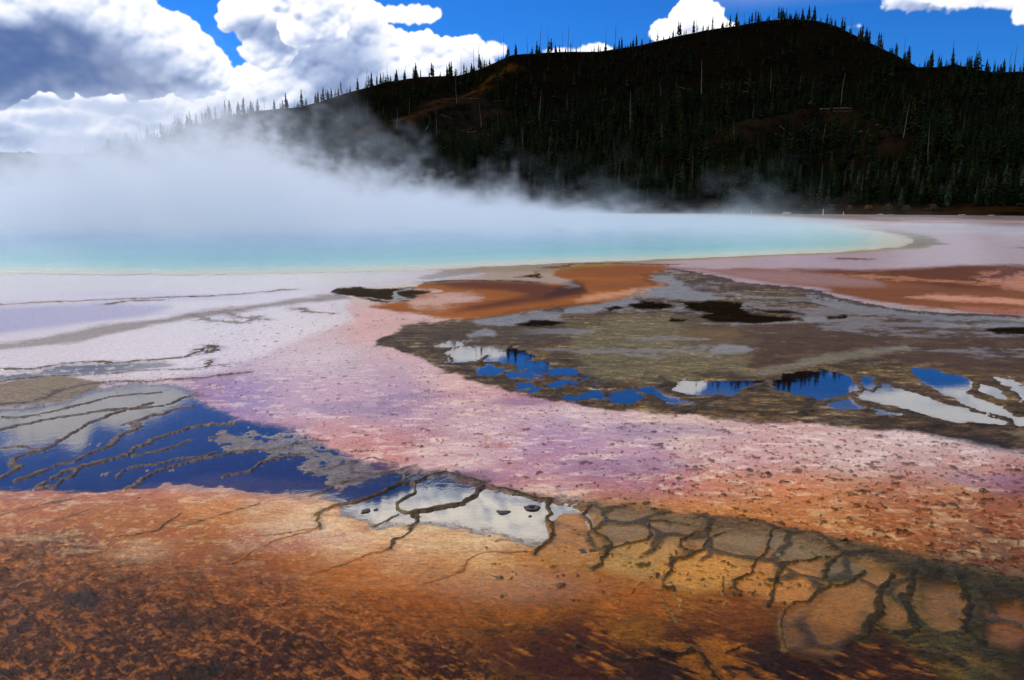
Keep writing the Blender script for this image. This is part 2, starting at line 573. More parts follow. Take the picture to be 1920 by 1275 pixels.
for (bx, by, rx, ry, d_) in [(1180, 815, 330, 70, 1), (640, 740, 200, 110, 1), (1500, 835, 420, 55, 1), (980, 1100, 160, 40, .3), (560, 1010, 120, 30, .4), (1750, 870, 200, 40, .7)]:
    e_ = sstep(1.3, .2, np.hypot((UW - bx) / rx, (VW - by) / ry) + .25 * nA) * d_
    setv(wet, e_, 1.0); setv(rough, e_, .13)
paint(pmask([(118, 1112), (180, 1105), (215, 1125), (190, 1142), (130, 1138)], 8), (40, 30, 38), .8)
paint(pmask([(330, 1150), (430, 1142), (440, 1165), (360, 1185), (300, 1180)], 14), (45, 26, 26), .6)
paint(pmask([(350, 1250), (400, 1242), (430, 1262), (380, 1285), (330, 1280)], 8), (20, 14, 10), .85)

# -- pale flats around the pool
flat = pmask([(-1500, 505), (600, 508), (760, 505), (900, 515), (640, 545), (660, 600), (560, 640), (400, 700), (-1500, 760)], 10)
setv(rip, flat, .07)
setv(hgt, flat, .008)
setv(rough, flat, .08)
setv(wet, flat, 1.0)
paint(flat, (238, 220, 222), .65)  # white glare painted over the pale crust colour
paint(flat * sstep(-.05, .4, fbm(X * .5, Y * .8, .22, 4, .5, 51)), (172, 148, 190), .5)  # sky reflection painted in as soft lavender patches
paint(pmask([(-900, 580), (0, 578), (180, 570), (330, 575), (260, 596), (120, 612), (0, 628), (-900, 660)], 7), (146, 124, 176), .85)  # lavender band: reflected sky put into the ground colour
paint(pmask([(-900, 505), (300, 512), (700, 506), (760, 520), (600, 538), (0, 545), (-900, 560)], 6), (226, 218, 196), .7)
bd = pmask([(-900, 690), (0, 645), (100, 626), (200, 608), (300, 600), (380, 582), (500, 569), (600, 553), (650, 549), (650, 560), (500, 578), (400, 591), (300, 609), (150, 640), (0, 660), (-900, 700)], 4, edge=3)
paint(bd, (118, 106, 104), .85, .3, nC); setv(hgt, bd, .004); setv(crust, bd, .8); setv(wet, bd, .35); setv(rough, bd, .45)
bd2 = pmask([(-900, 735), (0, 700), (66, 694), (113, 683), (190, 680), (310, 675), (330, 683), (240, 697), (150, 706), (60, 712), (0, 717), (-900, 740)], 5, edge=3)
paint(bd2, (150, 142, 158), .8, .2, nC); setv(hgt, bd2, -.001 + .004 * nC); setv(crust, bd2, .8); setv(wet, bd2, .4); setv(rough, bd2, .4)
bp = pmask([(-500, 735), (0, 718), (60, 707), (128, 704), (160, 711), (192, 719), (175, 738), (110, 757), (0, 763), (-500, 790)], 4)
paint(bp, (120, 104, 84), .95, .25, nC); setv(hgt, bp, .012); setv(crust, bp, .7); setv(rough, bp, .6); setv(wet, bp, .15)
bp2 = pmask([(-500, 780), (0, 758), (100, 752), (180, 728), (200, 722), (160, 752), (90, 782), (0, 800), (-500, 850)], 6, edge=4)
paint(bp2, (120, 112, 116), .8, .3, nC); setv(hgt, bp2, .002 + .004 * nC)

# -- blue, mirror-like pool at lower left
blue = pmask([(-900, 900), (0, 772), (100, 765), (180, 728), (300, 722), (372, 742), (410, 775), (500, 802), (600, 830), (640, 858), (720, 880), (860, 884), (905, 905), (860, 935), (700, 945), (560, 930),
              (420, 905), (250, 912), (120, 915), (0, 908), (-900, 1010)], 9, edge=12)
paint(blue, (92, 56, 84), .96, .25)
setv(hgt, blue, -.018 + .004 * nC); setv(rip, blue, .03); setv(ior, blue, 1.6)
cr = blue * sstep(-.02, .22, nB * .8 + nC * .6 + .9 * (pmask([(395, 800), (500, 800), (610, 830), (700, 870), (860, 880), (880, 925), (640, 915), (560, 880), (430, 850)], 26) - .42))
paint(cr, (112, 104, 112), .9, .35, nC); hgt += cr * (.021 + .006 * nC); crust += .7 * cr
edgeb = pmask([(260, 905), (420, 885), (600, 905), (700, 930), (560, 945), (420, 918), (300, 922)], 9, edge=8)
paint(edgeb, (150, 118, 122), .8, .3, nC)

# -- grey terraces running down to the right
terr = pmask([(640, 868), (760, 878), (884, 884), (960, 912), (1040, 932), (1100, 945), (1260, 968), (1440, 992), (1600, 1024), (1700, 1052), (1820, 1085), (2600, 1260), (2600, 1500), (1900, 1330),
              (1700, 1215), (1600, 1130), (1450, 1080), (1300, 1030), (1130, 1000), (960, 975), (820, 965), (700, 950)], 9, edge=8)
rim_ = pmask([(860, 884), (960, 910), (1100, 943), (1260, 963), (1440, 988), (1600, 1020), (1720, 1050), (1920, 1090), (2600, 1240), (2600, 1420), (1920, 1160), (1780, 1105), (1640, 1062), (1540, 1040), (1400, 1012), (1240, 985), (1100, 962), (960, 928), (860, 900)], 9, edge=12)
tb = pmask([(1120, 950), (1300, 970), (1500, 1010), (1700, 1060), (1900, 1110), (1930, 1300), (1800, 1290), (1650, 1170), (1560, 1120), (1400, 1060), (1250, 1040), (1130, 1030), (1080, 990)], 26)
paint(tb, (122, 88, 54), .6, .25)
setv(hgt, terr, .001 + .005 * nB); setv(rip, np.maximum(terr, tb), .1); setv(ior, np.maximum(terr, tb), 1.22)
glass = pmask([(650, 925), (760, 895), (900, 905), (1060, 930), (1110, 950), (1100, 1000), (1000, 1010), (850, 990), (700, 990), (640, 970)], 14, edge=16)
setv(rip, glass, .012); setv(hgt, glass, -.02); setv(ior, glass, 1.75)
paint(glass, (120, 100, 92), .45)
paint(rim_, (98, 76, 66), .92, .4, nC); hgt += rim_ * (.020 + .008 * nC); crust += .8 * rim_
darkr = pmask([(1620, 1040), (1740, 1060), (1920, 1095), (2600, 1240), (2600, 1500), (1900, 1300), (1800, 1180), (1700, 1100)], 26, edge=14)
paint(darkr, (38, 25, 18), .9, .4, nC); hgt += darkr * (.006 + .010 * nB)
BAS = [([(1244, 1092), (1240, 1055), (1290, 1040), (1330, 1028), (1390, 1045), (1398, 1070), (1365, 1100), (1300, 1110)], (184, 116, 50)), ([(1313, 1013), (1348, 1001), (1430, 1000), (1425, 1028), (1398, 1048), (1330, 1026)], (122, 94, 74)),
       ([(1405, 1060), (1430, 1036), (1466, 1056), (1435, 1092), (1430, 1120), (1390, 1105)], (170, 100, 42)), ([(1437, 1112), (1440, 1090), (1470, 1060), (1510, 1056), (1536, 1066), (1540, 1085), (1548, 1102), (1530, 1124), (1484, 1133), (1450, 1127)], (168, 98, 42)),
       ([(1540, 1064), (1557, 1050), (1600, 1052), (1625, 1074), (1580, 1097), (1552, 1096)], (96, 74, 60)), ([(1552, 1104), (1600, 1090), (1640, 1078), (1676, 1082), (1656, 1120), (1650, 1150), (1610, 1184), (1540, 1178), (1480, 1150), (1520, 1135)], (142, 82, 34)),
       ([(1680, 1095), (1714, 1088), (1712, 1130), (1720, 1165), (1672, 1180), (1664, 1150)], (126, 74, 32)), ([(1735, 1105), (1800, 1100), (1818, 1140), (1808, 1182), (1745, 1190), (1730, 1150)], (122, 72, 32)), ([(1842, 1150), (1900, 1135), (1950, 1170), (1900, 1218), (1852, 1205)], (120, 62, 22)),
       ([(1150, 1020), (1112, 952), (1200, 960), (1300, 985), (1290, 995), (1262, 1012), (1215, 1008)], (122, 93, 72)), ([(1150, 1026), (1210, 1014), (1262, 1018), (1275, 1034), (1240, 1050), (1235, 1078), (1180, 1080), (1130, 1064)], (168, 118, 66)),
       ([(1036, 1014), (1022, 975), (1060, 955), (1095, 950), (1108, 986), (1143, 1024), (1128, 1050), (1060, 1062), (1000, 1040)], (166, 106, 50)), ([(1478, 1145), (1600, 1190), (1560, 1230), (1480, 1220), (1462, 1180)], (112, 62, 24)), ([(1430, 1020), (1440, 1000), (1520, 1022), (1550, 1044), (1500, 1050), (1466, 1048)], (112, 86, 70))]
by_ = lambda q: sum(z[1] for z in q) / len(q)
for pts, c3 in BAS:
    e_ = pmask(pts, 13, edge=6)
    paint(e_, c3, .85, .3, nA)
    paint(e_ * sstep(.05, .4, nS + .3 * nC), (70, 50, 34), .45); setv(hgt, e_, .003 + .002 * nB); setv(wet, e_, .12); setv(rough, e_, .28); setv(crust, e_, .1)
paint(pmask([(1150, 1165), (1200, 1150), (1250, 1160), (1262, 1190), (1240, 1212), (1190, 1215), (1150, 1195)], 10), (120, 66, 22), .8)

# fine polygonal rims in the terrace band, and a dark net of lines below it
c1, c2, ci = worley(X + .25 * wx + .04 * nC, Y * .8 + .25 * wy + .04 * nB, 2.4, 15)
net = sstep(.17, .05, c2 - c1) * np.maximum(np.maximum(rim_, terr * .8), sstep(.25, .6, tb)) * (1 - glass) * sstep(-.35, .1, nA + .3)
paint(net, (56, 46, 40), .85, .4, nC); hgt += net * .008; crust += net * .5
c1, c2, ci = worley(X + .3 * wx + .05 * nC, Y * .7 + .3 * wy + .04 * nB, 1.1, 17)
net2 = sstep(.07, .02, c2 - c1) * sstep(1120, 1180, V) * sstep(850, 1000, U) * sstep(-.1, .3, nA)
paint(net2, (40, 24, 14), .8, .4, nC); hgt += net2 * .006

# -- crusty brown delta in the middle distance
DELTA = [(716, 648), (728, 628), (760, 613), (800, 605), (862, 600), (930, 588), (980, 578), (1060, 570), (1120, 560), (1180, 552), (1215, 535), (1205, 515), (1240, 506), (1300, 512), (1370, 528),
         (1420, 536), (1520, 546), (1570, 560), (1650, 578), (1800, 590), (1920, 600), (2900, 640), (2900, 1010), (1920, 848), (1850, 832), (1700, 812), (1560, 796), (1400, 791), (1300, 780), (1200, 774),
         (1100, 762), (1050, 754), (960, 736), (905, 722), (850, 706), (815, 694), (795, 680), (750, 662)]
dl = pmask(DELTA, 3.5, edge=7)
dtex = .5 + .5 * fbm(X * .7, Y * 2.0, 3.2, 5, .62, 12)
paint(dl, (84, 62, 40), 1.0); setv(wet, dl, .12)
fold = 1 - np.abs(fbm(X * .6 + .5 * wy, Y * 1.3 + .5 * wx, 1.6, 5, .6, 17))
paint(dl * sstep(.80, .97, fold), (48, 36, 26), .75)
paint(dl * sstep(.56, .74, dtex), (124, 112, 94), .75)
paint(dl * sstep(.50, .34, dtex), (72, 54, 34), .6)
paint(dl * sstep(.1, .4, fbm(X * .5, Y, .5, 3, .5, 19)), (104, 84, 46), .5)
ctex = fbm(X * .9 + .1 * nB, Y * 1.8, 5.0, 5, .72, 29)
col = col * np.exp(dl * (1.5 * ctex + .9 * (dtex - .5)))[:, None]
setv(hgt, dl, .011); setv(crust, dl, 1.0); setv(rough, dl, .62); setv(rip, dl, .05)
hgt += dl * (.016 * (nB * .6 + nC * .5))
paint(pmask([(1060, 610), (1200, 592), (1330, 600), (1420, 640), (1400, 690), (1250, 715), (1120, 714), (1085, 690), (1060, 650)], 16, edge=16), (124, 114, 84), .7, .35, nC)
col = col * np.exp(dl * .8 * ctex)[:, None]
brn = pmask([(1290, 600), (1500, 590), (1700, 600), (1920, 612), (2900, 680), (2900, 900), (1920, 720), (1720, 690), (1600, 668), (1440, 700), (1380, 660), (1280, 650)], 20, edge=12)
paint(brn, (66, 42, 22), .75, .3, ctex); hgt += brn * .004; setv(crust, brn * .6, .3)
paint(pmask([(800, 612), (960, 600), (1080, 615), (1060, 640), (900, 645), (800, 640)], 14, edge=10), (74, 60, 44), .65)
paint(pmask([(1400, 700), (1500, 676), (1600, 662), (1690, 650), (1700, 658), (1640, 672), (1540, 684), (1440, 706)], 5, edge=6), (120, 112, 100), .85, .3, nC)
paint(pmask([(1260, 632), (1300, 620), (1380, 618), (1390, 632), (1330, 640), (1270, 640)], 5), (110, 84, 48), .7)
paint(pmask([(1700, 800), (1850, 828), (1920, 842), (2600, 960), (2600, 1010), (1900, 850), (1750, 820)], 8, edge=8), (36, 30, 30), .8, .4, nC)
# silvery water sheen painted as grey patches on the delta crust
for pts in [[(1325, 655), (1345, 646), (1395, 650), (1408, 656), (1370, 662), (1330, 660)], [(880, 600), (960, 590), (1060, 588), (1050, 600), (960, 612), (890, 608)],
            [(1515, 552), (1550, 548), (1580, 562), (1650, 576), (1760, 587), (1920, 600), (1920, 606), (1700, 594), (1600, 584), (1530, 568)],
            [(1225, 520), (1260, 518), (1300, 545), (1360, 560), (1330, 566), (1250, 560), (1200, 556), (1230, 540)],
            [(870, 628), (910, 616), (935, 622), (925, 634), (880, 634)], [(1495, 594), (1540, 594), (1548, 604), (1510, 606)], [(1060, 580), (1180, 560), (1200, 566), (1120, 586), (1060, 590)],
            [(1840, 606), (1920, 606), (1920, 614), (1860, 618), (1780, 612)], [(1720, 604), (1800, 606), (1830, 614), (1780, 616)]]:
    mm = pmask(pts, 3.5, edge=4)
    paint(mm, (128, 130, 138), .7, .2, nC); setv(hgt, mm, .004 + .003 * nC); setv(wet, mm, .6); setv(rough, mm, .3)
sheen = sstep(.1, .35, fbm(X * .5, Y * 1.1, .9, 4, .6, 39) + .25 * nC) * dl * sstep(690, 670, V) * sstep(950, 1050, U)
paint(sheen, (104, 98, 98), .4, .3, nC); setv(wet, sheen, .7); setv(rough, sheen, .32)  # broken sheen put into the colour as well as the gloss
# near-black bacterial mats
BLACKS = [[(960, 608), (985, 601), (1020, 600), (1052, 607), (1030, 612), (975, 613)], [(1130, 578), (1150, 573), (1168, 578), (1150, 586)], [(1175, 571), (1205, 565), (1245, 567), (1250, 574), (1235, 580), (1185, 578)],
          [(1272, 566), (1330, 563), (1392, 569), (1385, 579), (1402, 586), (1440, 590), (1500, 600), (1450, 606), (1410, 608), (1350, 603), (1310, 595), (1330, 588), (1280, 580)], [(1400, 576), (1480, 584), (1500, 589), (1440, 587)],
          [(1540, 592), (1592, 590), (1582, 597), (1550, 598)], [(1852, 622), (1880, 614), (1930, 612), (2100, 620), (2000, 634), (1880, 628)], [(1262, 598), (1290, 600), (1285, 606), (1265, 604)],
          [(626, 541), (660, 538), (700, 541), (780, 540), (815, 545), (800, 556), (770, 566), (720, 568), (690, 566), (650, 552), (628, 549)], [(960, 519), (1010, 511), (1025, 518), (1015, 522)]]
for pts in BLACKS:
    mm = pmask(pts, 2.5, edge=4)
    paint(mm, (22, 17, 10), .95, .3, nC); setv(hgt, mm, .005 + .003 * nC); setv(wet, mm, .0); setv(rough, mm, .9)
vn = sstep(.10, .03, np.abs(fbm(X, Y * .8, .55, 4, .5, 21))) * pmask(BLACKS[8], 4)
paint(vn, (150, 150, 158), .9); hgt += vn * .012

# -- rust coloured streams
rust = pmask([(792, 531), (870, 525), (960, 527), (1040, 533), (1075, 540), (1092, 537), (1060, 525), (1040, 512), (1060, 500), (1120, 494), (1240, 497), (1262, 505), (1225, 512), (1222, 522), (1250, 535), (1190, 545),
              (1180, 558), (1120, 568), (1010, 582), (930, 593), (880, 599), (838, 598), (790, 590), (740, 585), (690, 575), (770, 565), (800, 550), (830, 546), (780, 541)], 3.5, edge=3)
stk = fbm(X * .35, Y * 1.6, 1.0, 5, .6, 37)
paint(rust, (140, 78, 14), .97, .35, stk); setv(hgt, rust, .006); setv(wet, rust, .05); setv(rip, rust, .25); setv(rough, rust, .7)
paint(pmask([(800, 531), (900, 527), (1000, 531), (1060, 540), (1100, 540), (1105, 550), (1050, 562), (980, 572), (900, 583), (850, 585), (940, 565), (1000, 553), (960, 545), (860, 540)], 6), (76, 34, 6), .85)
paint(pmask([(1050, 533), (1075, 527), (1098, 532), (1104, 545), (1060, 556), (1030, 560), (1040, 548)], 6), (52, 20, 6), .8)
paint(pmask([(770, 562), (830, 550), (880, 552), (900, 560), (830, 576), (780, 580)], 9, edge=8), (200, 170, 165), .7)
paint(pmask([(1100, 553), (1180, 545), (1240, 533), (1220, 550), (1150, 562), (1080, 568)], 5, edge=6), (205, 150, 115), .7, .3, nC)
paint(pmask([(1060, 499), (1130, 494), (1240, 497), (1230, 515), (1150, 520), (1080, 512)], 7), (120, 66, 18), .6)
ol = pmask([(780, 521), (850, 505), (1000, 497), (1130, 489), (1300, 482), (1450, 476), (1560, 473), (1640, 468), (1690, 462), (1706, 452), (1690, 440), (1640, 432), (1560, 424), (1620, 426), (1690, 434), (1745, 444),
            (1770, 458), (1740, 464), (1690, 468), (1600, 475), (1450, 481), (1300, 488), (1150, 498), (1060, 505), (1040, 514), (990, 508), (900, 512), (800, 524)], 2.2, edge=1.5)
setv(hgt, ol, .008); paint(ol, (140, 112, 30), .95, .25); setv(rip, ol, .15)
paint(pmask([(1690, 436), (1740, 444), (1768, 457), (1735, 463), (1690, 464), (1712, 452)], 3), (92, 86, 16), .95)
rs1 = pmask([(1255, 503), (1330, 510), (1440, 530), (1540, 541), (1600, 556), (1700, 574), (1800, 584), (1920, 593), (2900, 640), (2900, 540), (1920, 497), (1820, 498), (1700, 503), (1600, 507), (1480, 505),
             (1400, 502), (1330, 505)], 4, edge=3)
paint(rs1, (118, 64, 18), .95, .4, stk); setv(hgt, rs1, .006); setv(wet, rs1, .05); setv(rip, rs1, .25); setv(rough, rs1, .7)
paint(pmask([(1250, 500), (1340, 505), (1500, 508), (1640, 524), (1660, 536), (1560, 538), (1440, 530), (1340, 520), (1270, 508)], 7, edge=5), (150, 120, 120), .7, .2)
paint(pmask([(1480, 503), (1640, 508), (1760, 500), (1920, 497), (2300, 510), (2300, 545), (1920, 545), (1780, 540), (1650, 525), (1560, 512)], 6), (84, 42, 12), .85, .2)
paint(pmask([(1830, 513), (1920, 500), (2300, 510), (2300, 560), (1920, 546), (1850, 532)], 6, edge=6), (178, 122, 98), .9, .25)
paint(pmask([(1700, 556), (1760, 553), (1920, 562), (2200, 570), (2200, 578), (1920, 572), (1780, 564)], 3, edge=4), (196, 140, 118), .85, .2)
paint(pmask([(1560, 516), (1640, 516), (1760, 524), (1880, 534), (1800, 532), (1660, 523)], 3, edge=6), (190, 128, 90), .6)
paint(pmask([(1780, 575), (1920, 580), (2300, 590), (2300, 610), (1920, 594), (1800, 584)], 4, edge=4), (170, 112, 100), .6)
# far flats: thin rust, black and pale streaks
fs = fbm(X * .018, Y * .085, 1.0, 5, .55, 31)
farz = sstep(436, 424, V) * sstep(1150, 1500, U + 0 * V)
paint(farz * sstep(.02, .22, fs), (88, 48, 28), .9)
paint(farz * sstep(.08, .28, -fs), (196, 160, 148), .85)
paint(pmask([(1880, 464), (1920, 463), (2400, 466), (2400, 469), (1920, 467)], 1.2), (40, 26, 18), .9)
paint(pmask([(1600, 424.5), (1760, 427), (1920, 430), (2600, 436), (2600, 442), (1920, 434), (1800, 431)], 1.5, edge=1), (66, 34, 20), .9)
paint(sstep(408, 403, V) * (V < 420), (92, 84, 62), .8, .3)
setv(hgt, sstep(440, 425, V) * (V < 450), .02)
lat = pmask([(1640, 425), (1920, 440), (2600, 470), (2600, 500), (1920, 494), (1700, 500), (1400, 503), (1200, 496), (1450, 482), (1740, 466), (1775, 457)], 5)
setv(rip, lat, .22)

# -- mirror puddles on the delta
PUD = [[(1439, 721), (1475, 704), (1541, 695), (1570, 697), (1599, 708), (1606, 726), (1577, 743), (1537, 752), (1490, 741), (1446, 730)], [(1606, 714), (1621, 706), (1643, 708), (1643, 723), (1625, 728)],
       [(1599, 743), (1650, 715), (1672, 721), (1712, 734), (1767, 755), (1840, 777), (1877, 790), (1868, 797), (1780, 790), (1694, 768), (1632, 755)],
       [(1705, 688), (1730, 688), (1778, 704), (1814, 719), (1818, 739), (1847, 752), (1876, 766), (1887, 780), (1840, 773), (1789, 748), (1763, 741), (1738, 719), (1719, 704)],
       [(1544, 757), (1581, 746), (1625, 761), (1621, 770), (1570, 766)], [(1628, 765), (1657, 765), (1694, 774), (1694, 780), (1650, 778)], [(1836, 725), (1854, 726), (1876, 737), (1884, 752), (1862, 748), (1840, 737)],
       [(1854, 706), (1887, 708), (1905, 719), (1876, 723)], [(1891, 730), (1920, 726), (1960, 741), (2060, 780), (1960, 766), (1913, 755)], [(1260, 730), (1278, 716), (1395, 712), (1439, 714), (1395, 730), (1391, 741), (1293, 741)],
       [(1145, 735), (1175, 727), (1200, 735), (1215, 745), (1170, 755), (1150, 748)], [(1190, 725), (1220, 722), (1270, 745), (1300, 757), (1250, 752), (1215, 740)], [(837, 662), (852, 653), (924, 652), (921, 662), (892, 673), (855, 677)],
       [(903, 677), (921, 659), (965, 655), (994, 668), (965, 679)], [(877, 692), (910, 686), (939, 692), (925, 698), (888, 697)], [(943, 701), (1001, 697), (1012, 701), (965, 704)], [(1021, 699), (1070, 690), (1078, 695), (1030, 704)],
       [(965, 722), (994, 715), (999, 721), (968, 727)], [(983, 733), (1012, 723), (1018, 728), (994, 735)], [(1019, 721), (1052, 710), (1072, 714), (1030, 727)], [(1090, 737), (1125, 731), (1127, 741), (1100, 743)],
       [(965, 683), (1023, 680), (1019, 688), (968, 691)], [(1885, 782), (1905, 780), (1917, 794), (1898, 800)], [(820, 650), (850, 641), (880, 645), (850, 652)], [(1060, 745), (1090, 742), (1085, 750)], [(870, 640), (900, 636), (905, 642)]]
for pts in PUD:
    mm = pmask(pts, 6, edge=6)
    paint(mm, (140, 112, 98), .8, .2); setv(hgt, np.clip(mm * 1.1, 0, 1), -.02); setv(rip, mm, .012); setv(crust, mm, .2); setv(ior, mm, 3.0)
# small connected rills between the puddles
ra = np.abs(fbm(X, Y * .5, 1.5, 4, .5, 14))
rl = sstep(.05, .015, ra) * pmask([(740, 655), (880, 640), (1080, 690), (1300, 740), (1500, 770), (1300, 780), (1100, 755), (900, 712), (800, 680)], 14)
hgt -= rl * .012

c1, c2, ci = worley(X * .6 + .2 * wx, Y + .2 * wy + .03 * nC, 1.3, 19)
net3 = sstep(.12, .04, c2 - c1) * dl * sstep(690, 720, V) * (U > 1000)
paint(net3, (52, 40, 32), .7, .4, nC); hgt += net3 * .012

# -- cracks, levees and terrace rims: raised lines
def ridge(pts, wid, ht, rgb, op=.9, wob=.5, rag=.7):
    """pts in picture points, laid out on the ground in metres"""
    wid *= .55; ht *= .65
    gp = [ground_pt(*p) for p in pts]
    dm = max(math.hypot(x, y) for x, y in gp); wid = max(wid, dm * .0022, .00036 * dm * dm)
    a = np.array(pts, np.float32)
    m = (U > a[:, 0].min() - 30) & (U < a[:, 0].max() + 30) & (V > a[:, 1].min() - 24) & (V < a[:, 1].max() + 24)
    ii = np.nonzero(m)[0]
    if not len(ii): return
    k = wob * (.14 + 2 * wid)
    x = X[ii] + k * (nB[ii] * 1.3 + .5 * nC[ii]); y = Y[ii] + k * (wy[ii] * 1.3 + .5 * nC[ii])
    d = np.full(len(ii), 1e9, np.float32)
    for (x1, y1), (x2, y2) in zip(gp[:-1], gp[1:]):
        ex, ey = x2 - x1, y2 - y1
        t = np.clip(((x - x1) * ex + (y - y1) * ey) / max(ex * ex + ey * ey, 1e-9), 0, 1)
        d = np.minimum(d, (x - x1 - t * ex) ** 2 + (y - y1 - t * ey) ** 2)
    d = np.sqrt(d)
    wd = wid * (1.15 + min(.4, .8 * rag) * (nB[ii] + nC[ii]) + rag * nD[ii])
    core = sstep(wd, wd * .45, d)
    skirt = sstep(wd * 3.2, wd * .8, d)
    hh = (.003 + ht * (1 + .3 * nC[ii])) * core
    hgt[ii] = np.maximum(hgt[ii], hgt[ii] * (1 - core) + hh)
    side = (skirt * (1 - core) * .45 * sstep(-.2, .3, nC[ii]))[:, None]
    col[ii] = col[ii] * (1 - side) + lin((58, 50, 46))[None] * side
    c = lin(rgb)[None] * (1 + .4 * nC[ii])[:, None]
    q = (core * op)[:, None]
    col[ii] = col[ii] * (1 - q) + np.clip(c, .004, 1) * q
    crust[ii] += core * (.9 - crust[ii])
    wet[ii] += core * (.12 - wet[ii]); rough[ii] += core * (.65 - rough[ii])


